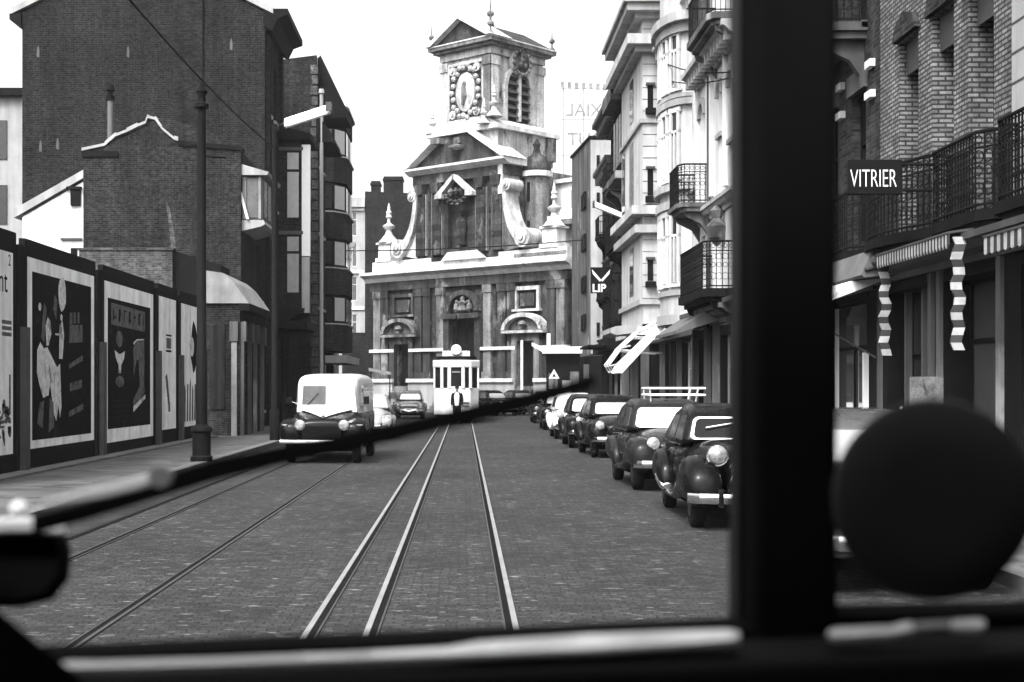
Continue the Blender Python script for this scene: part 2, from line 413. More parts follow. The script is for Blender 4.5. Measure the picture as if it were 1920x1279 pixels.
def skirt(r, W):
    flat(r, 'lettering', PAPERD, [rect(.42, W - .42, .58, 3.86)], -.010)
    flat(r, 'pale_figure', PAPERW, [[(.75, 2.35), (.95, 2.5), (1.2, 2.38), (1.42, 2.42), (1.7, 2.25), (2.1, 2.02), (2.32, 2.1), (2.42, 1.2), (2.32, .98), (2.2, 1.25), (2.05, .92), (1.9, 1.05), (1.6, 1.7), (1.5, 1.45), (1.15, 1.4), (.9, 1.65), (.72, 1.9)],
        [(1.36, 2.45), (1.3, 2.85), (1.45, 3.02), (1.62, 2.95), (1.7, 2.7), (1.5, 2.45)], [(2.25, 2.2), (2.3, 2.9), (2.5, 3.0), (2.62, 2.7), (2.5, 2.2)], rect(1.98, 2.25, 2.68, 2.72),
        blob(2.48, 3.55, .28, .36, 14, .08), blob(.92, 3.2, .09, .08), blob(2.42, 3.06, .08, .07)], -.012)
    flat(r, 'lettering', PAPERM, [rect(3.05, 3.12 + .13, 2.95, 3.2), rect(3.35, 3.5, 2.98, 3.22), rect(3.65, 3.8, 3.0, 3.24), [(3.0, 2.55), (4.05, 2.6), (4.05, 2.98), (3.05, 2.93)],
        [(3.0, 2.0), (4.08, 2.2), (4.08, 2.32), (3.0, 2.1)], [(3.05, 1.52), (4.0, 1.6), (4.0, 1.78), (3.05, 1.7)], [(3.0, .98), (4.1, 1.12), (4.1, 1.25), (3.0, 1.1)],
        [(1.8, 3.2), (2.05, 3.0), (2.1, 3.4), (1.95, 3.5)], [(1.0, 2.6), (1.2, 2.5), (1.35, 3.2), (1.2, 3.3)], [(.75, .9), (1.1, .8), (1.2, 1.35), (.9, 1.3)], [(1.5, .7), (1.9, .8), (1.85, 1.3), (1.6, 1.4)]], -.0125)
billboard(27.15, 32.35, 'large dark billboard poster with pale full skirted figure in white border', (.14, .16), PAPER, skirt, .42, 4.12)
def bust(r, W):
    flat(r, 'lettering', PAPERD, [rect(.42, W - .5, .62, 3.72)], -.010)
    flat(r, 'lettering', PAPERM, [[(.75, 3.1), (4.3, 3.06), (4.3, 3.58), (.75, 3.62)], blob(1.55, 2.78, .33, .2), [(3.0, 2.6), (3.4, 2.78), (4.2, 2.82), (4.25, 2.3), (4.2, 1.7), (4.3, 1.5), (3.0, 1.0), (3.0, 1.3), (3.7, 1.62), (3.6, 2.3), (3.35, 2.3), (3.05, 1.9)], blob(1.6, 1.75, .42, .14)], -.012)
    flat(r, 'pale_figure', PAPERW, [[(1.05, 2.5), (1.5, 2.42), (1.65, 2.42), (2.1, 2.5), (2.0, 2.3), (1.72, 2.15), (1.68, 1.95), (1.48, 1.95), (1.46, 2.15), (1.2, 2.3)], [(3.0, .98), (4.35, 1.32), (4.35, 1.42), (3.0, 1.12)], [(3.05, 2.68), (3.4, 2.8), (4.2, 2.84), (4.2, 2.87), (3.4, 2.84), (3.0, 2.74)]], -.0135)
    flat(r, 'lettering', PAPERD, [rect(.95 + .52 * k, 1.02 + .52 * k + .1 * (k % 2), 3.2, 3.5) for k in range(7)] + [rect(1.0 + .52 * k, 1.2 + .52 * k, 3.26 + .1 * (k % 3), 3.31 + .1 * (k % 3)) for k in range(6)], -.0140)
    flat(r, 'lettering', TRIMD, [rect(.8, 2.6, 1.25 - .13 * k, 1.31 - .13 * k) for k in range(4)], -.0121)
billboard(33.0, 38.45, 'dark billboard poster with bust in collar and tie below a grey heading', (.14, .14), PAPER, bust, .3, 4.1)
def scrib(r, W):
    flat(r, 'lettering', PAPERD, [rect(1.0, 1.75, 3.05, 3.1), rect(1.0, 1.75, 2.6, 2.66)], -.011)
    flat(r, 'lettering', PAPERM, [rect(1.05, 1.7, 2.7, 3.0)] + [[(.9 + .1 * k, 1.9 - .2 * k), (1.15 + .1 * k, 2.0 - .2 * k), (1.3 + .07 * k, 1.7 - .2 * k), (1.0 + .08 * k, 1.72 - .2 * k)] for k in range(5)], -.0115)
billboard(38.95, 41.55, 'narrow white billboard poster with one small square emblem', (.1, .22), PAPER, scrib, .42, 4.12)
def dark(r, W):
    flat(r, 'lettering', PAPERD, [blob(2.1, 2.85, .55, .75, 14, .12)], -.011)
    flat(r, 'pale_figure', PAPERW, [blob(1.75, 2.85, .35, .3)], -.0125)
    flat(r, 'lettering', PAPERM, [[(.5 + .4 * k, .6), (.75 + .4 * k, .55), (.8 + .4 * k, 1.5 + .2 * (k % 3)), (.6 + .4 * k, 1.7)] for k in range(6)], -.0115)
billboard(42.0, 45.7, 'white billboard poster with black round shape, behind the iron tram post', (.12, .2), PAPER, dark, .42, 4.1)
for y, h, where in ((26.9, 2.75, 'between the cut off white poster and the full skirt poster'), (32.7, 2.65, 'between the full skirt poster and the collar and tie poster'),
              (38.7, 2.6, 'left of the narrow white poster'), (41.8, 2.55, 'right of the narrow white poster')):
    r = thing('billboard_post', 'wooden post ' + where, 'post', (-8.30, y, .125), 0, 'posts between the billboards')
    MB().box(-.06, .06, -.13, .13, -.02, h).build('post', TRIMM, r); MB().box(-.14, -.061, -.17, .17, -.02, 4.3).build('backing', TRIMD, r)
# low ledge in front of the billboards
o = MB(); o.box(-8.37, -7.95, 20, 46, .10, .17); tag(o.build('plinth', KERB), 'low stone ledge running below the row of billboards', 'ledge')

# --- small one-storey corner shop with zinc hip roof
ops = [(.5, 1.6, 1.0, 3.6, GLASS, ''), (2.0, 2.9, .1, 3.6, TRIMD, 'door'), (3.2, 4.5, 1.0, 3.6, GLASS, '')]
r = house('corner_shop', 'low brick shop with pale zinc hipped roof beyond the billboards', (-7.4, 47.0), LF, 5.0, 1.25, 4.45, BRK2, ops, TRIMM)
o = MB(); o.prism([(-.3, 4.5), (-.1, 4.78), (.2, 5.2), (.55, 5.5), (1.25, 5.6), (1.25, 4.5)], 'x', -.1, 5.1); o.build('roof', ZINC, r)
for x in (.05, 1.62, 2.92, 4.65): MB().box(x, x + .2, -.12, -.002, .1, 3.9).build('pilaster', PLASTG, r)
o = MB(); o.box(-.15, 5.1, -.34, 0, 4.25, 4.49); o.build('fascia', TRIMD, r)
MB().box(-.06, -.002, .1, .28, .1, 3.9).build('pilaster', ZINC, r); MB().box(-.1, -.002, .06, .34, 3.25, 3.9).build('capital', PLASTG, r)
MB().box(-.05, -.002, .5, 1.0, 1.0, 3.8).build('side_pane', GLASS, r)
for x in (-.01, 1.56, 2.86, 4.59): MB().box(x, x + .32, -.2, -.121, 3.25, 3.9).build('capital', PLASTG, r)
# --- yard walls beside the shop
o = MB(); o.box(-13.4, -10.15, 49.5, 49.9, 0, 6.5); o.box(-13.45, -10.1, 49.45, 49.95, 6.5, 6.58)
tag(o.build('yard_wall', BRKL), 'patchy pale brick wall end behind the full skirt and tie posters', 'wall')
o = MB(); o.prism([(-10.12, 0), (-8.5, 0), (-8.5, 6.0), (-10.12, 6.5)], 'y', 49.7, 51.6)
tag(o.build('outhouse', TRIMD), 'black boarded lean to between pale brick wall and iron post', 'shed')

# --- white gabled shed and far left rendered house
r = thing('white_shed', 'white limewashed gable wall sloping up to the small brick house', 'shed', (-17.7, 57, 0))
o = MB(); o.prism([(0, 0), (5.6, 0), (5.6, 11.8), (0, 8.55)], 'y', 0, 1.5); o.build('wall', PLASTW, r)
o = MB(); o.prism([(-.3, 8.5), (5.6, 11.9), (5.6, 12.2), (-.3, 8.85)], 'y', -.12, 1.6); o.build('roof', PLASTL, r)
o = MB(); o.box(1.95, 2.35, -.1, .02, 9.0, 9.65); o.box(1.8, 2.4, -.16, .02, 9.65, 9.75); o.build('vent', TRIMD, r)
MB().box(1.55, 2.4, -.08, .01, 7.62, 7.7).build('ledge', TRIMM, r)
MB().box(1.95, 2.2, -.06, .01, 6.95, 7.3).build('vent', TRIMD, r)
ops = gridops([1.4, 4.2, 7.6], 1.0, (6.3, 9.6, 12.6), 2.1, GLASS)
r = house('rendered_house', 'pale rendered house with dark cornice at far left edge', (-30.6, 66), 0, 10.1, 8, 15.2, PLASTL, ops, TRIML, sill=TRIMD)
o = MB(); o.box(-.2, 10.2, -.35, 8, 15.2, 15.55); o.build('cornice', TRIMD, r)
for z in (7.0, 10.2, 13.2): MB().box(8.7, 9.4, -.06, -.001, z - .9, z + .9).build('window', GLASS, r)

# --- small brick house with end gable (wall towards us at y=52)
ops = [(3.9, 4.4, 5.2, 7.4, GLASS, ''), (4.75, 5.25, 5.2, 7.4, CURTD, ''), (.9, 2.0, .15, 3.6, GLASS, ''), (2.7, 3.9, .15, 3.6, TRIMD, 'door'), (4.5, 5.8, .8, 3.6, GLASS, '')]
def ex(o):
    o.prism([(.02, 10.4), (5.8, 10.4), (5.78, 10.7), (3.9, 10.85), (2.9, 11.7), (.6, 10.9)], 'x', .0, .35)
r = house('brick_house', 'small brown brick house with stepped end wall in front of tall one', (-8.2, 52.3), LF, 6.25, 5.8, 10.4, BRK2, ops, TRIMM, sill=PLASTL, extra=ex)
o = MB()
pts = [(5.85, 10.42), (5.0, 10.6), (4.6, 10.95), (4.2, 11.1), (3.8, 11.3), (3.5, 11.42), (3.42, 11.62), (3.15, 11.55), (2.9, 11.2), (2.45, 10.82), (2.3, 10.78)]
for i in range(len(pts) - 1):
    a, b = pts[i], pts[i + 1]; o.prism([a, b, (b[0], b[1] + .10 + .05 * (i % 2)), (a[0], a[1] + .10 + .05 * (i % 2))], 'x', -.06, .5)
o.build('coping', PLASTL, r)
MB().prism([(2.3, 10.62), (-.05, 10.42), (-.05, 10.58), (2.3, 10.80)], 'x', -.07, .6).build('coping', TRIMD, r)
MB().box(-.06, .3, 4.5, 5.85, 10.2, 10.41).build('coping', TRIMD, r)
MB().prism([(2.75, 8.6), (2.62, 8.3), (2.45, 7.4), (2.35, 6.2), (2.55, 6.2), (2.6, 7.3), (2.7, 8.1)], 'x', -.012, -.002).build('stain', BRKL, r)
MB().lathe([(.11, 10.3), (.11, 12.75)], (1.6, 5.2, 0), 'z', 10).build('flue_pipe', PLASTG, r)
o = MB().lathe([(.17, 12.6), (.17, 12.75), (.1, 12.76), (.1, 12.95), (.19, 12.97), (.12, 13.2)], (1.6, 5.2, 0), 'z', 10); o.build('flue_cap', TRIMD, r)
MB().lathe([(.16, 10.3), (.12, 11.3)], (1.5, 4.5, 0), 'z', 10).build('chimney_pot', BRK2, r)
# oriel box on the street front
o = MB(); o.box(.3, 3.4, -.75, 0, 7.9, 9.55); bay = o.build('oriel', TRIMM, r)
o = MB(); o.prism([(.1, 9.55), (-.95, 9.55), (-1.0, 9.66), (0, 9.95), (.1, 9.95)], 'x', .1, 3.6); o.build('oriel_roof', PLASTL, bay)
o = MB(); o.prism([(0, 7.9), (-.8, 7.9), (-.85, 7.75), (-.7, 7.66), (0, 7.5)], 'x', .2, 3.5); o.build('oriel_base', PLASTL, bay)
for (a, b) in ((-.70, -.6), (-.16, -.02)): MB().box(.24, .3, a, b, 7.95, 9.5).build('post', ZINC, bay)
MB().box(.27, .3, -.58, -.18, 8.0, 9.45).build('pane', CURTD, bay)
MB().prism([(-.28, 7.92), (-.18, 7.92), (.36, 9.9), (.26, 9.9)], 'x', .1, .2).build('strut', TRIML, bay)
for xx in (.55, 1.55, 2.55): MB().box(xx, xx + .7, -.79, -.751, 8.05, 9.4).build('pane', CURTD, bay)
# --- tall brick house with blank party wall towards us
ops = gridops([.75, 2.7, 4.5], .95, (9.4, 13.2), 2.3, None)
def ex(o):
    o.prism([(0.02, 17.2), (9.98, 17.2), (5, 19.7)], 'x', .0, 5.2)
r = house('tall_brick_house', 'tall dark brick house with huge blank party wall above the posters', (-8.2, 58.6), LF, 5.3, 10, 17.2, BRK, ops, TRIMM, (GLASS, CURTD), sill=PLASTL, extra=ex)
o = MB(); o.prism([(-.35, 17.1), (5, 19.75), (10.4, 17.1), (10.4, 17.35), (5, 20.05), (-.35, 17.35)], 'x', -.12, 5.4); o.build('roof', PLASTL, r)
o = MB(); o.prism([(.05, 16.6), (.05, 17.3), (-.95, 17.3), (-.95, 17.05), (-.55, 16.9), (-.3, 16.4)], 'x', -.1, 5.3); o.build('cornice', TRIMD, r); MB().prism([(10.02, 17.1), (10.5, 17.1), (10.5, 16.85), (10.02, 16.5)], 'x', -.1, 5.2).build('cornice', TRIMD, r)
o = MB(); o.box(.25, .85, -.15, -.001, 0, 16.6); o.box(4.4, 4.9, -.15, -.001, 8, 16.6); o.build('pilaster', BRK, r)
for (yy, zz) in ((1.35, 15.6), (9.3, 15.3), (9.2, 11.4), (8.5, 11.5), (5.6, 15.3)):
    MB().prism([(yy, zz), (yy + .1, zz + .05), (yy + .08, zz + .4), (yy + .03, zz + .5), (yy - .02, zz + .25)], 'x', -.02, -.002).build('wall_patch', PLASTG, r)
MB().box(-.14, -.001, 2.55, 3.75, 8, 18.35).build('chimney_breast', BRKD, r)
# ground floor cafe front with dark oriel above and pale strip
r = thing('cafe_house', 'dark timber fronted house with two storey oriel and white corner strip', 'house', (-8.2, 62.6, 0), LF)
ops = [(.5, 1.5, .1, 4.0, GLASS, ''), (1.9, 2.8, .1, 4.0, TRIMD, 'door')]
o = MB(); holes(o, 3.9, 13.5, [(.45, 1.15, .8, 4.0), (1.5, 2.2, .3, 4.0), (2.6, 3.5, .8, 4.0)]); o.box(0, 3.9, .25, 9, 0, 13.5); o.build('wall', BRKD, r)
for q in ((.45, 1.15, .8, 4.0), (1.5, 2.2, .3, 4.0), (2.6, 3.5, .8, 4.0)): window(r, q, TRIML, CURTD)
o = MB(); o.box(.05, 2.7, -1.05, -.001, 5.2, 12.6); bay = o.build('oriel', BRKD, r)
o = MB(); o.prism([(0, 12.6), (-1.5, 12.6), (-1.5, 12.85), (0, 13.2)], 'x', -.25, 3.0); o.build('oriel_roof', TRIMD, bay); o = MB(); o.prism([(0, 5.2), (-1.2, 5.2), (-1.15, 5.0), (-.5, 4.7), (0, 4.3)], 'x', -.1, 2.9); o.build('oriel_base', TRIMD, bay)
for z0, z1, z2 in ((9.2, 11.2, 12.05), (5.9, 7.6, 8.35)):
    for z, zz in ((z0, z1), (z1 + .12, z2)):
        MB().box(.02, .05, -.92, -.42, z, zz).build('pane', BLINDSKY if z1 > 9 else CURTSKY, bay)  # pale pane colour stands in for sky reflected in the oriel glass
    for xx in (.3, 1.1, 1.9): MB().box(xx, xx + .6, -1.08, -1.051, z0, z2).build('pane', CURTD, bay)
o = MB(); o.box(-.02, .05, -1.12, -.05, 8.45, 8.6); o.build('rail_band', TRIMM, bay); MB().box(-.02, .05, -1.12, -.05, 12.15, 12.3).build('rail_band', TRIMM, bay)
o = MB(); o.box(.0, .3, -1.42, -1.06, 7.5, 12.4); o.build('corner_strip', SIGNW, r)
o = MB(); o.box(.0, .3, -1.40, -1.06, 5.0, 7.45); o.build('corner_strip', PLASTL, r)
o = MB(); o.box(-.1, 4, -1.3, -.002, 4.3, 4.65); o.build('canopy', TRIMD, r)
# --- stepped brick house with tall party wall and black eaves
ops = gridops([.8, 2.6], .9, (5.6, 9.2, 12.4), 2.2, None)
def ex(o): o.prism([(0.0, 16.2), (5.5, 16.2), (5.5, 16.9), (.0, 17.6)], 'x', .0, .4)
r = house('party_wall_house', 'brick house with high end wall and stone quoins behind the oriel', (-7.05, 68.0), LF, 4.2, 6, 16.2, BRK2, ops, TRIMM, (CURTSKY, GLASS), sill=PLASTL, extra=ex)
o = MB()
for k in range(34): o.box(-.05, .35 + .1 * (k % 2), -.06, .22 + .06 * (k % 2), .2 + k * .5, .2 + k * .5 + .42)
o.build('quoins', BRKL, r)
MB().lathe([(.09, .2), (.09, 15.7), (.15, 15.75), (.12, 15.95)], (-.12, -.25, 0), 'z', 8).build('downpipe', PLASTL, r)
o = MB(); o.prism([(0, 17.55), (-.15, 17.7), (-1.4, 15.1), (-1.4, 14.7), (0, 14.7)], 'x', .45, 3.4); o.build('gable_roof', TRIMD, r)
o = MB(); o.prism([(0, 14.8), (-.75, 13.8), (-.85, 13.4), (0, 13.4)], 'x', -.2, 4.2); o.build('cornice', TRIMD, r)
# --- modern brick block with stacked bow windows
r = thing('bow_window_block', 'brick apartment block with four stacked bow windows on left side', 'apartment block', (-7.75, 75.6, 0), LF)
o = MB(); holes(o, 9.5, 15.9, [(.3, 8.8, .3, 3.1)], .3); o.box(0, 9.5, .3, 8, 0, 15.9)
def bowpoly(s=1.0, d=1.35): return [(.6, 0), (.9, -.55 * d), (2.1 - .2, -d), (6.0, -d * s), (8.0, -.55 * d), (8.4, 0)]
o.build('wall', BRKD, r)
for k in range(5):
    z = 3.95 + k * 3.02
    hgt = 1.15 if k < 4 else .9
    o = MB().prism(bowpoly(), 'z', z - .25, z + hgt); b = o.build('bow_spandrel', BRK2, r)
    MB().prism(bowpoly(1, 1.45), 'z', z + hgt, z + hgt + .07).build('sill', PLASTL, b)
    if k < 4:
        o = MB().prism(bowpoly(1, 1.28), 'z', z + hgt + .071, z + 2.7); w = o.build('bow_window', TRIMD, r)
        P = bowpoly(1, 1.30)
        for i in range(len(P) - 1):
            a, c = Vector((P[i][0], P[i][1], 0)), Vector((P[i + 1][0], P[i + 1][1], 0)); L_ = (c - a).length; n = max(1, int(L_ / 1.05))
            for j in range(n):
                p, q = a.lerp(c, (j + .1) / n), a.lerp(c, (j + .9) / n)
                nn = Vector((c.y - a.y, -(c.x - a.x), 0)).normalized() * .02
                p += nn; q += nn
                MB().add([(p.x, p.y, z + hgt + .2), (q.x, q.y, z + hgt + .2), (q.x, q.y, z + 2.6), (p.x, p.y, z + 2.6)], [(0, 1, 2, 3)]).build('pane', BLINDSKY if i == 1 else (CURTD if (i + j) % 2 else GLASS), w)
        if k > 0:
            pass
MB().prism(bowpoly(1, 1.5), 'z', 16.75, 16.9).build('parapet_cap', TRIMM, r)
o = MB(); o.box(.2, 9.3, -1.5, -.001, 3.02, 3.42); o.build('shop_fascia', PLASTL, r)
window(r, (.3, 8.8, .3, 3.1), TRIMD, GLASS, .3)
# --- distant corner house with pale front and dark party wall
ops = gridops([.35, 1.15], .45, (2.6, 6.0, 9.3, 12.3, 15.0), 2.1, None)
r = house('distant_house', 'distant pale fronted house with dark party wall left of the church', (-11.0, 125), 0, 2.3, 10, 18.0, PLASTL, ops, TRIML, (GLASS, CURTD), .15, None)
o = MB(); o.box(2.301, 8.0, -.05, 9.5, 0, 18.2); o.prism([(2.3, 18.2), (8.0, 18.2), (8.0, 19.0), (7.4, 19.1), (6.2, 18.75), (2.3, 18.9)], 'y', -.05, 9.4); o.build('party_wall', BRKD, r)
for z in (4.9, 8.5, 11.7, 17.2): MB().box(-.15, 2.25, -.14, -.001, z, z + .28).build('string_course', PLASTW, r)
o = MB(); o.box(-.2, 2.3, -.4, 0, 17.5, 18.3); o.build('cornice', PLASTL, r)
for x, w, h in ((2.8, .8, 19.9), (3.9, 1.7, 20.3)):
    o = MB(); o.box(x, x + w, .5, 1.8, 18.7, h); o.box(x - .08, x + w + .08, .42, 1.88, h - .35, h - .2); o.build('chimney', BRK, r)
# --- low buildings closing the side street left of the church
o = MB(); o.box(-9.6, -6.0, 112, 114, 0, 6.0); tag(o.build('side_street_house', BRKD), 'low dark house in the side street behind the van', 'house')
r = thing('street_awning', 'pale shop awning beside the church behind the small light car', 'awning', (-6.1, 91, 0))
o = MB(); o.prism([(0, 2.75), (-.0, 2.95), (1.4, 2.7), (1.4, 2.5)], 'y', 0, 1.5); o.build('canvas', CANVAS, r)
o = MB(); o.tube([(.05, .05, 0), (.05, .05, 2.8)], .04); o.tube([(1.35, .05, 0), (1.35, .05, 2.55)], .04); o.build('pole', IRONG, r)
# ================================================================== CHURCH (u along the front, v into the building)
TH = R(43)
ch = thing('church', 'soot blackened baroque church with square belfry tower at street end', 'church', (.07, 97.3, 0), -TH)
o = MB(); ops = [(-6.5, -5.3, 1.8, 4.75), (5.05, 6.3, 1.8, 4.75), (-1.15, 1.15, 1.8, 6.4)]
holes(o, 9.05, 9.4, ops, .6, -9.05); o.box(-9.05, 9.05, .6, 3, 0, 9.4); o.build('wall', STONED, ch)
for q in ops:
    a, b, c, d = q; m = MB().box(a, b, .35, .5, c, d)
    for e in (0, 1):
        for g in range(3):
            xa = a + (b - a) * (.08 + .48 * e); m.box(xa, xa + (b - a) * .36, .32, .349, c + (d - c) * (.04 + .32 * g), c + (d - c) * (.3 + .32 * g))
    m.build('door', TRIMD, ch)
MB().box(5.9, 6.28, .1, .319, 1.8, 4.7).build('door_leaf', SIGND, ch)
# pilasters of the lower tier
for k, u in enumerate((-8.55, -7.75, -4.35, -3.5, -2.2, 2.2, 3.5, 4.35, 7.75, 8.55)):
    m = STONEM if k in (0, 4, 5, 9) else STONEP
    o = MB(); o.box(u - .34, u + .34, -.22, -.002, 2.45, 8.6); o.box(u - .42, u + .42, -.3, -.002, 2.3, 2.75); o.box(u - .4, u + .4, -.28, -.002, 8.1, 8.62)
    o.build('pilaster', m, ch)
# plinth and pale string courses
for a, b in ((-9.15, -6.7), (-5.1, -1.5), (1.5, 4.85), (6.5, 9.15)): MB().box(a, b, -.45, -.003, 0, 2.05).build('plinth', PLASTL, ch)
for a, b in ((-9.2, -6.65), (-5.15, -1.45), (1.45, 4.8), (6.55, 9.2)): MB().box(a, b, -.6, -.003, 2.051, 2.3).build('plinth_cap', STONEW, ch); MB().box(a, b, -.36, -.003, 4.2, 4.42).build('string_course', STONEW, ch)
for a, b in ((-6.6, -5.2), (4.95, 6.4), (-1.4, 1.4)):
    o = MB()
    for k in range(8): o.box(a, b, -.3 - .3 * k, -.002 if k == 0 else -.3 * k - .001, 0, 1.78 - .22 * k)
    o.build('steps', STONEM, ch)
# side portals with segmental pediments
for u, mm, ml in ((-5.9, STONEP, STONEM), (5.68, STONEM, STONEL)):
    o = MB()
    for s in (-1, 1): o.box(u + s * .72, u + s * 1.2, -.35, -.003, 1.8, 5.1)
    o.box(u - 1.2, u + 1.2, -.36, -.003, 4.76, 5.25); o.build('portal_frame', mm, ch)
    o = MB(); n = 14; arc = [(u + 1.75 * math.cos(PI * k / n), 5.45 + 1.15 * math.sin(PI * k / n)) for k in range(n + 1)]
    inn = [(u + 1.45 * math.cos(PI * k / n), 5.5 + .82 * math.sin(PI * k / n)) for k in range(n + 1)]
    o.prism(arc + inn[::-1], 'y', -.75, -.002); o.box(u - 1.8, u + 1.8, -.7, -.002, 5.26, 5.449); o.build('pediment', ml, ch)
    MB().prism(inn, 'y', -.3, -.002).build('tympanum', STONEM, ch)
    MB().lathe([(.1, 0), (.3, .12), (.22, .3), (.1, .36)], (u, -.62, 5.7), 'z', 10).build('carved_head', STONEM, ch)
    # panel with sill over the portal
    o = MB(); w = 1.05
    o.box(u - w, u - w + .2, -.2, -.002, 6.85, 8.35); o.box(u + w - .2, u + w, -.2, -.002, 6.85, 8.35); o.box(u - w + .2, u + w - .2, -.2, -.002, 8.1, 8.35); o.box(u - w - .15, u + w + .15, -.32, -.002, 6.7, 6.85)
    o.build('panel_frame', STONEL if u > 0 else STONEP, ch)
    MB().box(u - .6, u + .6, -.12, -.002, 7.05, 7.9).build('relief_panel', STONEP, ch)
# central portal with arched niche
o = MB()
for s in (-1, 1): o.box(s * 1.2, s * 1.7, -.4, -.003, 1.8, 6.6)
o.box(-1.75, 1.75, -.6, -.003, 6.4, 6.75)
n = 16; o.prism([(1.5 * math.cos(PI * k / n), 6.9 + 1.45 * math.sin(PI * k / n)) for k in range(n + 1)] + [(1.18 * math.cos(PI * k / n), 6.9 + 1.12 * math.sin(PI * k / n)) for k in range(n, -1, -1)], 'y', -.4, -.003)
o.build('portal_frame', STONEP, ch)
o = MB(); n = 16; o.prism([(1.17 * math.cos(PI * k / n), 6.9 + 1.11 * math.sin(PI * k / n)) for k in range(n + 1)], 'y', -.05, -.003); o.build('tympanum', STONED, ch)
o = MB(); o.lathe([(.1, 6.8), (.35, 6.95), (.25, 7.3), (.32, 7.5), (.15, 7.62), (.17, 7.8), (.05, 7.95)], (0, -.25, 0), 'z', 10)
for s in (-1, 1):
    o.lathe([(.1, 6.85), (.22, 7.05), (.18, 7.35), (.1, 7.45), (.11, 7.6), (.04, 7.7)], (s * .6, -.22, 0), 'z', 8); o.tube([(s * .2, -.28, 7.35), (s * .5, -.28, 7.6)], .07)
o.build('carved_group', STONEM, ch)
MB().box(-4.85, -4.4, -.06, -.002, 5.05, 5.55).build('notice', SIGNW, ch)
# entablature and attic
o = MB(); o.box(-9.2, 9.2, -.3, 1, 8.64, 9.25); o.build('frieze', STONEP, ch)
o = MB(); o.prism([(1, 9.26), (1, 9.95), (-.95, 9.95), (-.95, 9.75), (-.55, 9.55), (-.35, 9.26)], 'x', -9.6, 9.6); o.box(9.05, 9.9, 1.0, 3.2, 9.3, 9.95)
o.build('cornice', STONEW, ch)
MB().box(-9.05, -3.2, -.15, .9, 9.951, 10.75).build('attic', STONEW, ch); MB().box(3.2, 9.05, -.15, .9, 9.951, 10.75).build('attic', STONEW, ch)
o = MB(); o.box(-3.2, 3.2, -.05, .9, 9.951, 10.45)
o.prism([(-2.0, 10.45), (2.0, 10.45), (1.4, 11.0), (-1.4, 11.0)], 'y', -.3, .2); o.build('attic', STONEW, ch)
MB().box(4.6, 9.0, -.2, -.151, 10.3, 10.5).build('attic_band', STONEM, ch)
# corner obelisk urns
def urn(u, v, z, s, m, base=True):
    if base:
        o = MB(); o.box(u - .95 * s, u + .95 * s, v - .75 * s, v + .75 * s, z, z + .35 * s); o.box(u - .72 * s, u + .72 * s, v - .6 * s, v + .6 * s, z + .35 * s, z + 1.55 * s)
        o.box(u - .9 * s, u + .9 * s, v - .75 * s, v + .75 * s, z + 1.55 * s, z + 1.72 * s); p = o.build('pedestal', m, ch); z += 1.721 * s
    q = MB().lathe([(1.0 * s, z), (.85 * s, z + .1 * s), (.32 * s, z + .75 * s), (.22 * s, z + 1.1 * s), (.52 * s, z + 1.35 * s), (.56 * s, z + 1.5 * s), (.3 * s, z + 1.62 * s), (.15 * s, z + 1.75 * s), (.12 * s, z + 2.1 * s), (.28 * s, z + 2.25 * s), (.2 * s, z + 2.5 * s), (.26 * s, z + 2.65 * s), (.12 * s, z + 2.95 * s), (.14 * s, z + 3.1 * s), (.03 * s, z + 3.5 * s)], (u, v, 0), 'z', 12)
    q.build('urn', m, ch, True)
urn(-7.9, .4, 10.75, .82, STONEW); urn(7.55, .4, 10.75, .82, STONEW)
# upper tier
o = MB(); holes(o, 3.65, 15.9, [(-1.6, .7, 11.3, 14.6)], .4, -4.5, 10.4); o.box(-4.5, 3.65, .4, 1.4, 10.4, 15.9); o.build('upper_wall', STONED, ch)
for k, u in enumerate((-4.05, -2.5, 1.65, 3.15)):
    o = MB(); o.box(u - .42, u + .42, -.28, -.002, 10.9, 15.2); o.build('pilaster', STONED, ch)
    o = MB(); o.lathe([(.42, 15.2), (.5, 15.5), (.62, 15.88)], (u, -.12, 0), 'z', 4); o.build('capital', STONEP, ch)
    for s in (-1, 1): MB().box(u + s * .43, u + s * .53, -.2, -.002, 10.9, 15.2).build('pilaster_edge', STONEM, ch)
o = MB(); o.box(3.3, 3.72, -.34, 1.42, 14.6, 16.9); o.build('corner_block', STONEL, ch)
o = MB(); o.box(-4.75, 3.9, -.3, 1.45, 15.9, 16.55); o.build('frieze', STONEP, ch)
o = MB(); o.prism([(1.5, 16.56), (1.5, 17.0), (-.85, 17.0), (-.85, 16.85), (-.35, 16.56)], 'x', -5.1, 4.3); o.build('cornice', STONEW, ch)
# small broken gable over niche, carved swag
o = MB()
for s in (-1, 1): o.prism([(-.45 + s * 1.75, 14.7), (-.45 + s * 1.75, 14.95), (-.45 + s * .05, 16.25), (-.45 + s * .05, 15.9), (-.45 + s * 1.1, 15.05), (-.45 + s * 1.1, 14.7)], 'y', -.75, -.31)
o.build('niche_gable', STONEL, ch)
o = MB()
for k in range(14): w = PI * k / 13; o.lathe([(.03, -.16), (.2, 0), (.03, .16)], (-.45 + .95 * math.cos(w), -.4, 14.9 - .7 * math.sin(w) * (1 - .3 * (k % 2))), 'z', 7)
for s in (-.5, 0, .5): o.lathe([(.05, -.3), (.26, 0), (.05, .3)], (s - .45, -.42, 15.1), 'z', 8)
o.build('carved_swag', STONEP, ch)
o = MB(); o.lathe([(.35, 11.5), (.28, 12.2), (.42, 13.0), (.3, 13.3), (.14, 13.4), (.2, 13.65), (.1, 13.9)], (-.45, .15, 0), 'z', 10); o.build('statue', STONED, ch, True)
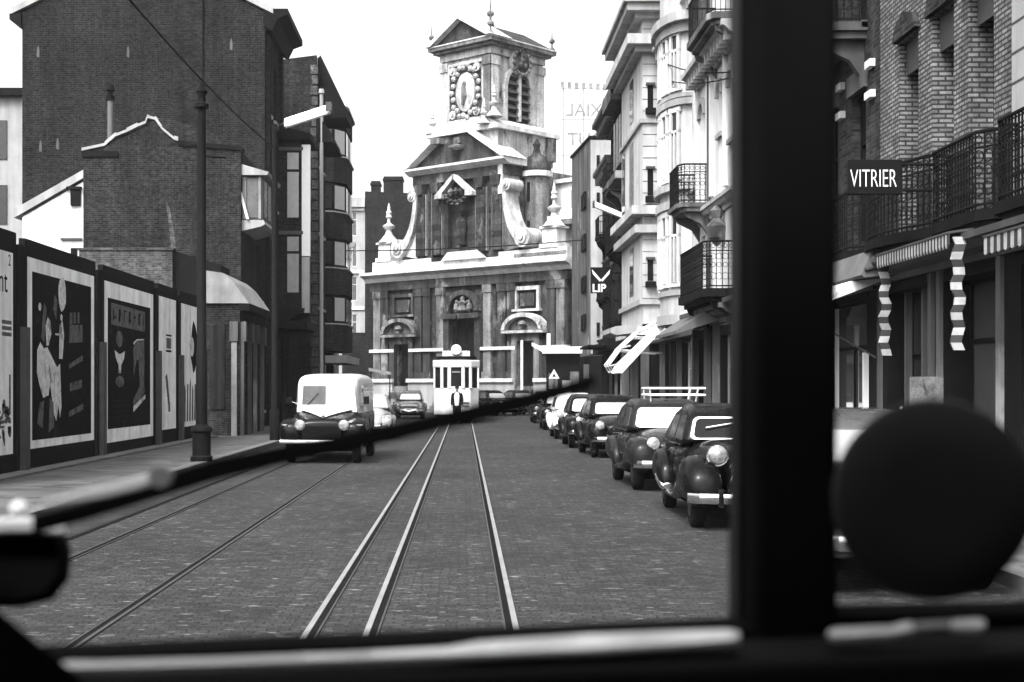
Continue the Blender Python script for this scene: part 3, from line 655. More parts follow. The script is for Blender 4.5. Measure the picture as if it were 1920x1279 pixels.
# broken pediment
o = MB(); o.prism([(-4.85, 17.0), (4.05, 17.0), (.8, 19.0), (-1.6, 19.0)], 'y', -.2, 1.3); o.build('tympanum', STONEP, ch)
o = MB()
o.prism([(-5.2, 17.0), (-4.85, 17.0), (-2.5, 18.5), (-2.5, 18.85)], 'y', -.9, 1.4); o.build('raking_cornice', STONEW, ch); o = MB(); o.prism([(4.4, 17.0), (4.05, 17.0), (.9, 19.0), (.9, 19.35)], 'y', -.9, 1.4)
o.build('raking_cornice', STONEW, ch)
o = MB(); o.lathe([(.05, 17.9), (.55, 18.05), (.6, 18.2), (.1, 18.35)], (-.4, -.4, 0), 'z', 10); o.box(-.7, -.1, -.45, -.21, 18.4, 18.8); o.box(-2.5, -1.7, -.8, -.21, 18.5, 18.9); o.build('carved_head', STONEM, ch)
# scroll volutes at both sides
for s in (-1, 1):
    n = 18; outer = []; inner = []; x0 = 4.6 if s < 0 else 4.05; xw = 4.505 if s < 0 else 3.66
    for k in range(n + 1):
        w = PI / 2 * k / n
        outer.append((s * (x0 + 1.75 * (1 - math.cos(w))), 15.1 - 3.3 * math.sin(w))); inner.append((s * (x0 - .3 + 1.95 * (1 - math.cos(w))), 15.1 - 4.0 * math.sin(w) ** .9))
    o = MB(); o.prism(outer + inner[::-1], 'y', -.45, .85); o.build('volute', STONEL, ch)
    o = MB(); o.prism(inner[1:] + [(s * xw, 10.76), (s * xw, 14.9)], 'y', -.1, .5); o.build('volute_web', STONEM if s > 0 else STONEW, ch)
    for (dx, dz, ra, rb) in ((x0 + 1.5, 11.55, .66, STONEL), (x0 + .1, 15.15, .4, STONEL)):
        o = MB(); o.lathe([(ra, -.52), (ra, .86)], (s * dx, 0, dz), 'y', 20); o.lathe([(ra * .62, -.62), (ra * .62, -.521)], (s * dx, 0, dz), 'y', 16); o.lathe([(ra * .3, -.72), (ra * .3, -.621)], (s * dx, 0, dz), 'y', 12)
        o.build('volute_scroll', rb, ch, True)
# tower base with ledge
o = MB(); o.box(-3.0, 3.0, .0, 5.8, 17.01, 19.05); o.build('tower_base', STONEL, ch)
o = MB(); o.box(-3.35, 3.35, -.45, 6.2, 19.051, 19.35); o.prism([(-3.2, 19.351), (3.2, 19.351), (2.4, 19.85), (-2.4, 19.85)], 'y', -.3, 5.9); o.build('tower_ledge', STONEW, ch)
# tower shaft, louvred opening in right side
tw = MB(); tw.box(-2.2, 2.2, .2, 5.5, 19.3, 24.7); tw.build('tower', STONEL, ch)
for (u, v) in ((-2.0, .2), (2.0, .2), (2.2, .45), (2.2, 5.25)):
    side = v not in (.2,)
    o = MB()
    if side: o.box(2.201, 2.42, v - .32, v + .32, 19.86, 24.0); o.box(2.201, 2.5, v - .4, v + .4, 23.5, 24.1)
    else: o.box(u - .3, u + .3, -.02, .199, 19.86, 24.0); o.box(u - .38, u + .38, -.1, .199, 23.5, 24.1)
    o.build('pilaster', STONEM if (u, v) in ((2.0, .2),) else STONEL, ch)
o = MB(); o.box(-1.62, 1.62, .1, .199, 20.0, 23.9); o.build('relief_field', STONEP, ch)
o = MB(); o.box(-1.7, -1.5, .02, .199, 19.9, 24); o.box(1.5, 1.7, .02, .199, 19.9, 24); o.box(-1.5, 1.5, .02, .199, 23.8, 24); o.box(-1.5, 1.5, .02, .199, 19.9, 20.1); o.build('panel_frame', STONEL, ch)
o = MB(); o.lathe([(.55, -.2), (.86, -.12), (.9, .1)], (0, .1, 21.9), 'y', 20, 1, 1.55); o.build('cartouche', STONEL, ch)
o = MB()
for k in range(22):
    w = 2 * PI * k / 22; rr = 1.16 + .12 * (k % 2); o.lathe([(.04, -.2), (.19, -.1), (.19, .05), (.04, .1)], (rr * math.cos(w), .05, 21.95 + rr * 1.42 * math.sin(w)), 'y', 8)
for su in (-1, 1):
    for sz in (-1, 1):
        o.lathe([(.3, -.15), (.3, .1)], (su * 1.12, .05, 21.95 + sz * 1.5), 'y', 12); o.lathe([(.13, -.25), (.13, -.151)], (su * 1.12, .05, 21.95 + sz * 1.5), 'y', 10)
o.build('cartouche_scrolls', STONEL, ch)
o = MB(); o.lathe([(.1, -.32), (.22, -.2)], (0, .1, 22.4), 'y', 8); o.tube([(0, -.15, 22.3), (.05, -.15, 21.6), (-.1, -.15, 21.0)], [.16, .22, .1]); o.build('carved_figure', STONEM, ch)
# louvred belfry window on the right face (x = 2.2)
n = 12; vc = 2.85; ww = 1.15
arch = [(vc - ww, 19.95)] + [(vc - ww * math.cos(PI * k / n), 22.3 + ww * math.sin(PI * k / n)) for k in range(n + 1)] + [(vc + ww, 19.95)]
o = MB(); o.prism(arch, 'x', 2.201, 2.23); bw = o.build('belfry_window', SIGND, ch)
o = MB()
for k in range(6):
    z = 20.2 + .55 * k; hw = ww if z < 22.3 else ww * math.sqrt(max(.05, 1 - ((z - 22.3) / ww) ** 2))
    o.prism([(2.231, z + .3), (2.25, z + .3), (2.5, z), (2.47, z - .04), (2.231, z + .24)], 'y', vc - hw, vc + hw)
o.build('louvre', TRIMM, bw)
MB().box(2.232, 2.56, vc - .09, vc + .09, 19.95, 23.4).build('mullion', STONEL, bw)
big = [(vc - ww * 1.25 * math.cos(PI * k / n), 22.3 + ww * 1.25 * math.sin(PI * k / n)) for k in range(n + 1)]; sm = [(vc - ww * math.cos(PI * k / n), 22.3 + ww * math.sin(PI * k / n)) for k in range(n + 1)]
o = MB(); o.prism(big + sm[::-1], 'x', 2.201, 2.45)
for s in (-1, 1): o.box(2.201, 2.42, vc + s * ww, vc + s * (ww + .3), 19.9, 22.3)
o.build('arch_moulding', STONEL, bw)
ck = MB().lathe([(.92, 2.25), (.95, 2.6), (.8, 2.72)], (0, vc, 24.0), 'x', 24).build('round_medallion', STONEL, ch)
MB().lathe([(.74, 2.721), (.74, 2.74)], (0, vc, 24.0), 'x', 24).build('medallion_field', STONED, ck)
o = MB()
for k in range(14):
    w = 2 * PI * k / 14; o.lathe([(.04, 2.6), (.17, 2.72), (.04, 2.84)], (0, vc + .86 * math.sin(w), 24 + .86 * math.cos(w)), 'x', 7)
for dy, dz, q in ((0, .1, .3), (-.25, -.2, .22), (.25, -.22, .2), (0, .42, .18)): o.lathe([(.03, 2.73), (q, 2.78), (.05, 2.9)], (0, vc + dy, 24 + dz), 'x', 8)
o.build('wreath', STONEM, ck)
# tower entablature, roof and pediment
o = MB(); o.box(-2.4, 2.4, 0, 5.7, 24.25, 24.75); o.build('frieze', STONEL, ch)
o = MB(); o.box(-2.7, 2.7, -.35, 6.0, 24.751, 24.95); o.box(-2.95, 2.95, -.6, 6.25, 24.951, 25.2); o.build('cornice', STONEM, ch)
o = MB(); o.box(-3.0, 3.0, -.65, 6.3, 25.201, 25.28); o.build('cornice_lead', STONEW, ch)
o = MB(); o.prism([(-2.6, 25.281), (2.6, 25.281), (0, 26.85)], 'y', -.3, .3); o.build('tympanum', STONEP, ch)
o = MB()
for s in (-1, 1): o.prism([(s * 3.1, 25.285), (s * 2.6, 25.285), (s * .002, 26.8), (s * .002, 27.2)], 'y', -.8, 1.4)
o.build('raking_cornice', STONEW, ch)
o = MB(); o.prism([(-2.85, 25.283), (2.85, 25.283), (0, 26.9)], 'y', 1.41, 6.2); o.build('tower_roof', SLATE, ch)
for (u, v, s) in ((-2.75, -.45, .5), (2.75, -.45, .55), (2.75, 6.0, .5), (0, 2.6, .62)):
    z = 25.28 if v != 2.6 else 26.9
    o = MB(); o.lathe([(.5 * s, z), (.4 * s, z + .3 * s), (.15 * s, z + .6 * s), (.12 * s, z + 1.0 * s), (.4 * s, z + 1.25 * s), (.42 * s, z + 1.5 * s), (.1 * s, z + 1.8 * s), (.04 * s, z + 3.0 * s)], (u, v, 0), 'z', 10); o.build('finial', STONEM, ch, True)
urn(2.75, -.1, 19.86, .62, STONEW, False); urn(-3.0, -.1, 19.36, .5, STONEW, False); urn(2.2, -.5, 19.4, .5, STONEW, False)
MB().box(2.9, 3.3, 5.0, 5.8, 17.4, 19.05).build('console', STONEM, ch)
# right flank: stair turret, nave and aisle
o = MB(); o.lathe([(.85, 10), (.85, 15.9)], (4.3, 2.5, 0), 'z', 12); o.build('stair_turret', STONEM, ch, True)
o = MB(); o.lathe([(1.1, 15.9), (1.1, 16.25)], (4.3, 2.5, 0), 'z', 12); o.build('turret_ledge', STONEW, ch)
o = MB(); o.lathe([(1.0, 16.251), (.95, 16.7), (.7, 17.2), (.3, 17.5), (.2, 17.9), (.28, 18.1), (.05, 18.5)], (4.3, 2.5, 0), 'z', 12); o.build('turret_dome', STONED, ch, True)
for z in (11.6, 14.2): MB().box(4.2, 4.4, 1.6, 1.7, z, z + 1.3).build('slit', SIGND, ch)
o = MB(); o.box(-4.5, 3.6, 1.45, 30, 9, 16.6); o.build('nave', STONEM, ch)
o = MB(); holes(o, 9.0, 15.6, [(5.9, 7.3, 13.6, 15.1), (7.9, 8.6, 12.0, 13.0)], .3, 4.61, 9.0)
me = [(x, y + 4.2, z) for x, y, z in o.v]; o.v = me; o.box(4.61, 9.0, 4.5, 24, 9, 15.6); o.build('aisle', STONEW, ch)
MB().box(5.9, 7.3, 4.35, 4.45, 13.6, 15.1).build('window', SLATE, ch); MB().box(7.9, 8.6, 4.35, 4.45, 12, 13).build('window', SLATE, ch)
o = MB(); o.box(4.6, 9.3, 3.9, 24.2, 15.6, 15.85); o.box(4.6, 8.2, 2.6, 4.19, 12.9, 13.2); o.box(6.1, 8.0, 2.8, 4.19, 13.2, 13.6); o.build('string_course', STONEW, ch)
MB().box(5.9, 8.3, 2.5, 4.15, 12.55, 12.85).build('ledge_shadow_strip', STONEM, ch)  # darker stone strip put under the ledge as its shadow
o = MB(); o.box(-9.0, 9.0, 3.0, 24, 0, 9.3); o.build('aisle_base', STONED, ch)
# ================================================================== RIGHT SIDE
# --- plain grey tower block at the end
r = thing('grey_block', 'narrow tall grey rendered block with flat top right of the church', 'house')
A, B = Vector((7.1, 80)), Vector((6.6, 87))
o = MB(); o.prism([(A.x, A.y), (10.5, 80), (10.5, 88), (B.x, B.y)], 'z', 3.5, 15.7); o.build('wall', PLASTG, r)  # street face darker than the end wall: its shade is put into the colour
o = MB(); o.box(7.12, 10.4, 79.93, 79.998, 3.6, 15.6); o.build('end_wall', PLASTL, r)
o = MB(); o.prism([(A.x - .08, A.y - .12), (10.6, 79.85), (10.6, 88.1), (B.x - .1, B.y + .1)], 'z', 15.71, 15.85); o.build('coping', TRIMD, r)
o = MB(); o.prism([(A.x - .1, A.y - .15), (10.6, 79.8), (10.6, 88.1), (B.x - .12, B.y + .1)], 'z', 0.1, 3.45); o.build('shopfront', TRIMD, r)
for k, z in enumerate((4.6, 7.2, 11.9, 14.0)): MB().box(7.45, 7.62, 79.85, 79.925, z, z + .75).build('window', SIGND, r)
for z in (5.0, 7.2, 9.6, 12.0): MB().box(6.85, 6.97, 81.2, 83.4, z, z + .9).build('window', SIGND, r)
MB().box(6.7, 7.0, 79.6, 79.79, 2.2, 3.0).build('sign_board', PLASTG, r)
# --- dark sooty house row
def shopfront(r, W, ops, m=TRIMD, top=3.34, dep=.18):
    g = [(q[0] + .012, q[1] - .012, q[2] + .012, q[3] - .012) for q in ops if q[2] < 1 and q[3] < 3.5]; o = MB(); holes(o, W, top, g, dep, 0, .1); o.v = [(x, y - .045, z) for x, y, z in o.v]; return o.build('shopfront', m, r)
def row(name, lab, X, yf, W, H, wm, base=4.1, floors=3, cols=3, fh=3.1, balc=None, cor=(.6, .8), frame=TRIMM, panes=(GLASS, CURTD)):
    cw = W / cols; xs = [cw * (i + .5) - .5 for i in range(cols)]
    ops = gridops(xs, 1.0, [base + .5 + fh * k for k in range(floors)], 2.15) + [(cw * i + .2, cw * (i + 1) - .2, .5 if i else .12, 3.3, GLASS if i else None, '' if i else 'door') for i in range(cols)]
    r = house(name, lab, (X, yf), RT, W, 9, H, wm, ops, frame, panes, sill=PLASTL if wm is not BRKD else TRIMM)
    shopfront(r, W, ops, TRIMD)
    cornice(r, -.05, W + .05, H - .1, cor[0], cor[1], TRIMM if wm is BRKD else wm, dent=.5)
    cornice(r, 0, W, base - .25, .3, .3, wm, 'string_course')
    return r
r = row('sooty_house', 'dark sooty house next to the narrow grey block', 7.2, 74.0, 6.2, 12.2, BRKD, floors=2, fh=3.6, cor=(.7, .5))
balcony(r, .4, 3.0, 9.4, .45, TRIMD, IRON, .9); balcony(r, 1.6, 5.9, 6.2, .5, TRIMD, IRON, 1.0, 0)
o = MB(); o.box(0, 6.2, -.5, -.001, 3.4, 3.9); o.build('fascia', TRIMD, r)
r = row('sooty_house', 'dark brick house with black balconies just beyond the pale bay house', 7.0, 67.8, 9.6, 13.6, BRKD, floors=3, fh=3.0, cols=4, cor=(.7, .9))
balcony(r, .5, 4.2, 4.6, .5, TRIMD, IRON, 1.0); balcony(r, 5.0, 9.3, 7.7, .8, TRIMD, IRON, 1.0); balcony(r, 2.6, 5.2, 10.7, .7, TRIMM, IRON, .9)
o = MB(); o.box(0, 9.6, -.6, -.001, 3.35, 3.95); o.box(.2, 5, -1.5, -.601, 3.5, 3.6); o.build('fascia', TRIMD, r)
for x in (.4, 2.8, 5.2, 7.6): MB().box(x, x + .18, -.12, -.002, .12, 3.34).build('pilaster', PLASTG, r)
o = MB(); o.box(6.2, 9.5, -.5, -.001, 10.6, 13.5); b = o.build('oriel', BRKD, r)
o = MB(); o.box(6.05, 9.62, -1.0, -.001, 13.5, 14.1); o.build('oriel_cornice', PLASTG, b); MB().box(6.1, 9.6, -.8, -.001, 10.3, 10.6).build('oriel_base', PLASTG, b)
for x in (6.5, 7.6, 8.6): MB().box(x, x + .7, -.56, -.501, 11.0, 13.0).build('pane', CURTD, b)
# watch maker's wall sign hanging on a bracket
r = thing('wall_sign', 'dark hanging sign reading LIP below a white forked mark', 'sign', (6.0, 62.0, 0))
o = MB(); o.box(-.48, .46, -.05, .05, 5.82, 6.95); o.tube([(.46, 0, 6.7), (1.0, 0, 6.7)], .03); o.build('panel', SIGND, r)
text('lettering', 'LIP', .48, SIGNW, r, (-.42, -.055, 5.88), (PI / 2, 0, 0), .004, bold=.012)
o = MB()
for s in (-1, 1): o.prism([(-.03, 6.4), (-.03 + s * .40, 6.86), (-.03 + s * .36, 6.66), (-.03 + s * .05, 6.32)], 'y', -.07, -.051)
o.build('emblem', SIGNW, r)
# --- pale bay fronted house: jutting block at its far end, rounded bay nearer
yf = 58.0; H = 17.5
ops = [(x, x + .95, z, z + h, None, k) for z, h, k in ((5.0, 2.1, ''), (8.3, 2.1, ''), (11.2, 2.1, 'arch')) for x in (7.6, 14.5, 15.8)]
ops += [(7.4, 9.4, .5, 3.2, GLASS, 'nosill'), (9.8, 10.9, .12, 3.2, None, 'door'), (11.4, 14.0, .5, 3.2, GLASS, 'nosill'), (14.5, 16.6, .5, 3.2, GLASS, 'nosill')]
r = house('bay_house', 'tall pale stone house with rounded bay and stepped cornices', (7.2, yf), RT, 17.0, 9, H, PLAST, ops, TRIML, (CURTSKY, GLASS), sill=PLASTL)
o = MB(); o.box(.3, 7.0, -.8, -.001, 3.9, 15.2); blk = o.build('jutting_block', PLAST, r)
for z, h, e in ((3.6, .3, .22), (4.7, .18, .12), (7.25, .28, .3), (7.9, .3, .42), (11.2, .14, .1), (13.7, .22, .3), (13.92, .35, .6), (14.9, .2, .3), (15.1, .28, .62), (15.38, .16, .75)):
    MB().box(.3 - e, 7.0 + e, -.8 - e, -.0015, z, z + h).build('moulding', PLASTL if h < .3 else PLAST, blk)
for z, h in ((5.55, .75), (8.6, .95), (11.75, .8)):
    MB().box(7.001, 7.02, -.62, -.42, z, z + h).build('slit_window', SIGND, blk); MB().box(7.001, 7.1, -.68, -.36, z + h, z + h + .09).build('lintel', TRIMM, blk); MB().box(7.001, 7.22, -.70, -.34, z - .24, z - .04).build('window_box', IRON, blk)
o = MB()
for k in range(24): o.box(7.001, 7.008, -.79, -.02, 4.9 + .42 * k, 4.9 + .42 * k + .025)
tag(o.build('stone_joint', PLASTG, blk), kind='stuff')
MB().box(.6, 1.5, -.82, -.801, 8.6, 11).build('window', GLASS, blk); MB().box(3.2, 4.3, -.82, -.801, 8.6, 11).build('window', CURTD, blk); MB().box(3.2, 4.3, -.82, -.801, 5.2, 7.0).build('window', GLASS, blk); MB().box(3.2, 4.3, -.82, -.801, 11.8, 13.4).build('window', GLASS, blk)
n = 12; bc = 12.2
bp = [(bc + 1.75 * math.cos(PI * k / n + PI), .0 - .85 * math.sin(PI * k / n) ** .75 if 0 < k < n else 0) for k in range(n + 1)]
o = MB(); o.prism(bp, 'z', 4.0, 15.5); bay = o.build('bay', PLAST, r, True)
for z, h, e in ((3.7, .3, 1.08), (4.6, .16, 1.05), (7.3, .25, 1.12), (7.85, .22, 1.18), (10.5, .2, 1.1), (10.75, .12, 1.06), (12.75, .3, 1.12), (13.05, .28, 1.28), (15.5, .4, 1.2)):
    MB().prism([((p[0] - bc) * e + bc, p[1] * e * 1.04 - .002) for p in bp], 'z', z, z + h).build('moulding', PLASTL, bay)
for z, h in ((5.0, 2.1), (8.3, 2.0), (11.1, 1.6)):
    for i in (2, 5, 7, 9):
        a, c = Vector((bp[i][0], bp[i][1], 0)), Vector((bp[i + 1][0], bp[i + 1][1], 0)); d = (c - a); L_ = d.length; d.normalize(); nn = Vector((d.y, -d.x, 0)); w2 = min(.3, L_ * .5)
        m_ = (a + c) / 2; p, q = m_ - d * w2 + nn * .02, m_ + d * w2 + nn * .02
        w = MB().add([(p.x, p.y, z), (q.x, q.y, z), (q.x, q.y, z + h), (p.x, p.y, z + h)], [(0, 1, 2, 3)]).build('bay_window', GLASS if i % 2 else CURTD, bay)
        fr = MB()
        for (f0, f1, g0, g1) in ((-.08, .02, -.05, h + .05), (2 * w2 - .02, 2 * w2 + .08, -.05, h + .05), (w2 - .03, w2 + .03, 0, h * .68), (-.08, 2 * w2 + .08, h * .68, h * .68 + .08), (-.12, 2 * w2 + .12, h, h + .16), (-.14, 2 * w2 + .14, -.14, -.03)):
            b0 = m_ - d * w2; p0, p1 = b0 + d * f0, b0 + d * f1; k2 = nn * .085
            Z = lambda v, t: (v.x, v.y, t)
            fr.loft([[Z(p0, z + g0), Z(p1, z + g0), Z(p1, z + g1), Z(p0, z + g1)], [Z(p0 + k2, z + g0), Z(p1 + k2, z + g0), Z(p1 + k2, z + g1), Z(p0 + k2, z + g1)]])
        fr.build('surround', TRIML, w)
for x in (7.2, 9.9, 14.1, 16.7): MB().box(x, x + .25, -.16, -.002, 4.2, 16).build('pilaster', PLAST, r)
cornice(r, 7.2, 17, 13.3, .5, .5, PLAST, dent=.5); cornice(r, 7.2, 17, 7.4, .35, .3, PLASTL, 'string_course'); cornice(r, 7.2, 17, 16.6, .8, .8, PLAST, dent=.5)
MB().box(0, 17, -.45, -.001, 3.3, 3.58).build('fascia', TRIMM, r)
shopfront(r, 17, ops, TRIMD, 3.29)
for x in (.4, 3.4, 6.6): MB().box(x, x + .3, -.82, -.5, .12, 3.29).build('pillar', PLASTG, r)
o = MB(); o.box(.5, 6.9, -.55, -.05, .12, 3.29); o.build('shop_recess', TRIMD, r)
for x in (7.1, 9.5, 11.0, 14.1, 16.65): MB().box(x, x + .3, -.2, -.046, .12, 3.29).build('pilaster', PLASTG, r)
# --- arched pale house with black balconies
ops = [(.45, 1.2, 6.85, 9.75, GLASS, 'arch'), (3.3, 3.9, 8.4, 9.7, GLASS, 'arch'), (4.9, 5.6, 8.0, 9.7, CURTD, 'arch'), (.45, 1.2, 4.3, 6.0, GLASS, ''), (2.6, 3.4, 4.2, 6.2, GLASS, ''), (4.8, 5.6, 4.2, 6.2, GLASS, ''), (.45, 1.2, 11.3, 13.8, GLASS, ''), (2.9, 3.7, 11.0, 13.8, GLASS, ''), (4.9, 5.7, 11.0, 13.8, GLASS, '')]
ops += [(.4, 2.0, .5, 3.1, GLASS, 'nosill'), (2.4, 3.3, .12, 3.1, None, 'door'), (3.8, 6.1, .5, 3.1, GLASS, 'nosill')]
r = house('arched_house', 'white painted house with round arched windows beside the dark pillar', (6.75, 40.95), RT, 6.4, 9, 15.5, PLASTW, ops, TRIML, sill=PLASTL)
for x in (.02, 1.75, 2.3, 4.3, 6.1): MB().box(x, x + .26, -.1, -.002, 6.9, 10.4).build('pilaster', PLASTW, r)
cornice(r, 0, 6.4, 6.3, .35, .28, PLASTL, 'string_course'); cornice(r, 0, 6.4, 10.2, .5, .5, PLASTL, 'cornice', dent=.45); cornice(r, 0, 6.4, 3.4, .4, .55, PLASTG, 'shop_cornice')
balcony(r, -.1, 2.0, 6.8, .9, PLASTG, IRON, 1.05, 0, True, .12, .13)
balcony(r, 2.7, 6.3, 10.9, .8, PLASTG, IRON, 1.0)
balcony(r, 2.2, 6.35, 4.15, .95, TRIMD, IRON, 1.15, 0, True, .2, .14)
MB().lathe([(.05, 3.5), (.05, 12.5)], (2.15, -.08, 0), 'z', 8).build('downpipe', TRIMM, r)
for x0, x1, z in ((.45, 1.2, 9.37), (3.3, 3.9, 9.4), (4.9, 5.6, 9.35)):
    cx, w = (x0 + x1) / 2, (x1 - x0) / 2
    MB().prism([(cx + (w + .16) * math.cos(PI * k / 10), z + (w + .16) * math.sin(PI * k / 10)) for k in range(11)] + [(cx + w * math.cos(PI * k / 10), z + w * math.sin(PI * k / 10)) for k in range(10, -1, -1)], 'y', -.1, -.002).build('arch_moulding', PLASTL, r)
o = MB(); o.lathe([(.05, 5.4), (.22, 5.6), (.28, 5.9), (.12, 6.1), (.2, 6.3), (.05, 6.45)], (4.1, -.2, 0), 'z', 8); o.build('carved_bracket', STONEM, r)
o = MB(); o.box(4.1, 4.7, -.05, -.002, 12.6, 13.3); o.box(4.2, 4.6, -.07, -.051, 12.7, 13.2); o.build('relief_panel', PLASTL, r)
shopfront(r, 6.4, ops, TRIMD)
for x in (.05, 2.08, 3.4, 6.05): MB().box(x, x + .3, -.2, -.046, .12, 3.38).build('pilaster', PLASTG, r)
# --- house hidden mostly behind the pillar
ops = gridops([1.0, 3.4, 5.8], .95, (4.4, 7.8, 11.0), 2.5) + [(.6, 3.2, .5, 3.2, GLASS, 'nosill'), (4.2, 7.4, .5, 3.2, GLASS, 'nosill')]
r = house('brick_shop_house', 'brick house mostly hidden behind the cab pillar', (6.75, 34.5), RT, 8.0, 9, 15, BRK2, ops, TRIML, sill=PLASTL)
cornice(r, 0, 8, 3.5, .4, .5, TRIMM, 'shop_cornice')

# --- glazier's brick house (right of the pillar)
Y0 = 26.45
ops = [(.55, 1.35, 4.15, 6.65, GLASS, 'nosill'), (2.25, 3.1, 4.15, 6.65, GLASS, 'nosill'), (.55, 1.35, 7.75, 10.4, GLASS, ''), (2.25, 3.1, 7.75, 10.4, GLASS, '')]
ops += [(.35, 3.3, .75, 3.2, GLASSR, 'nosill')]
r = house('glazier_house', 'dark brick house with two tall windows below a jutting iron balcony', (6.6, Y0), RT, 3.9, 9, 13, SHOPBRK, ops, TRIMD, sill=PLASTG)
for a, b in ((.45, 1.45), (2.15, 3.2)):
    MB().box(a, b, -.07, -.002, 6.66, 7.0).build('lintel', PLASTG, r)
for x in (1.5, 3.3): MB().box(x, x + .35, -.09, -.002, 6.4, 6.52).build('keystone', PLASTW, r); MB().box(x + .02, x + .33, -.09, -.002, 6.9, 7.02).build('keystone', PLASTW, r)
balcony(r, .2, 3.2, 7.72, .95, TRIMM, IRON, 1.1, 0, True, .14, .12)
balcony(r, .3, 3.6, 3.95, .4, TRIMD, IRON, .95, 0, True, .14, .12)
shopfront(r, 3.9, ops); cornice(r, 0, 3.9, 3.3, .35, .5, TRIMM, 'shop_cornice')
# --- banded brick house
Y1 = Y0 - 3.905
ops = [(x, x + .88, 4.12, 6.95, GLASS, 'nosill') for x in (1.0, 2.5, 3.95)] + [(x, x + .88, 8.0, 10.6, GLASS, '') for x in (1.0, 2.5, 3.95)] + [(.5, 2.55, .12, 3.2, GLASSR, 'nosill'), (3.1, 5.1, .6, 3.2, GLASSR, 'nosill')]
r = house('banded_house', 'banded brick house with lacy iron balconies above striped shop blinds', (6.6, Y1), RT, 5.4, 9, 13, STRIPE, ops, TRIMD, (GLASS,), sill=PLASTG, t=.42)
for x in (1.0, 2.5, 3.95):
    MB().box(x + .55, x + .82, .33, .345, 4.2, 6.1).build('curtain', CURTSKY, r)
    MB().box(x + .03, x + .85, .1, .13, 6.45, 6.94).build('blind_box', TRIMM, r)
    MB().prism([(x - .12, 6.96), (x + 1.0, 6.96), (x + .85, 7.2), (x + .44, 7.32), (x + .03, 7.2)], 'y', -.09, -.002).build('lintel', SHOPBRK, r)
balcony(r, .1, 3.2, 3.92, .6, TRIMD, IRON, .98, 3, True, .14, .10, False)
balcony(r, 3.25, 5.35, 3.92, .34, TRIMD, IRON, .95, 0, True, .14, .10, False)
shopfront(r, 5.4, ops, TRIMD, 3.34, .36); cornice(r, 0, 5.4, 3.35, .3, .45, TRIMM, 'shop_cornice')
for a, b in ((.002, .99), (1.89, 2.49), (3.39, 3.94), (4.84, 5.398)): MB().box(a, b, -.03, -.001, 3.7, 4.84).build('dado', SHOPBRK, r)
for x in (.15, 2.6, 2.95, 5.15): MB().box(x, x + .14, -.1, -.046, .12, 3.34).build('pilaster', PLASTG, r)
for x in (.9, 1.7): MB().box(x, x + .07, .1, .2, .2, 3.2).build('shop_mullion', PLASTG, r)
# --- plastered house at right edge
ops = [(2.6, 3.6, 4.12, 6.95, GLASS, 'nosill'), (5.2, 6.2, 4.12, 6.95, GLASS, 'nosill'), (.4, 2.9, .5, 3.2, GLASSR, 'nosill'), (3.4, 6.0, .5, 3.2, GLASSR, 'nosill')]
r = house('plaster_house', 'smooth grey plastered house front at right edge', (6.6, Y1 - 5.405), RT, 7, 9, 13, PLASTL, ops, TRIMD)
o = MB()
for k in range(22): o.box(0, 7, -.006, -.001, 4.3 + .36 * k, 4.3 + .36 * k + .025)
tag(o.build('stone_joint', TRIMM, r), kind='stuff')
balcony(r, .1, 6.5, 3.92, .34, TRIMD, IRON, .95, 0, True, .14, .10, False)
shopfront(r, 7, ops); cornice(r, 0, 7, 3.35, .3, .45, TRIMM, 'shop_cornice')
# --- lettered sign projecting over the pavement, facing the camera
r = thing('shop_sign', 'dark projecting sign board reading VITRIER in white capitals', 'sign', (5.18, 19.2, 0))
o = MB(); o.box(0, .73, -.04, .04, 4.34, 4.81); o.build('board', SIGND, r, bevel=.01)
o = MB(); o.tube([(.73, 0, 4.75), (1.41, 0, 4.75)], .02); o.tube([(.73, 0, 4.4), (1.41, 0, 4.4)], .02); o.build('bracket', IRON, r)
t = text('lettering', 'VITRIER', .345, SIGNW, r, (.02, -.044, 4.44), (PI / 2, 0, 0), .003, sx=.535, bold=-.004)
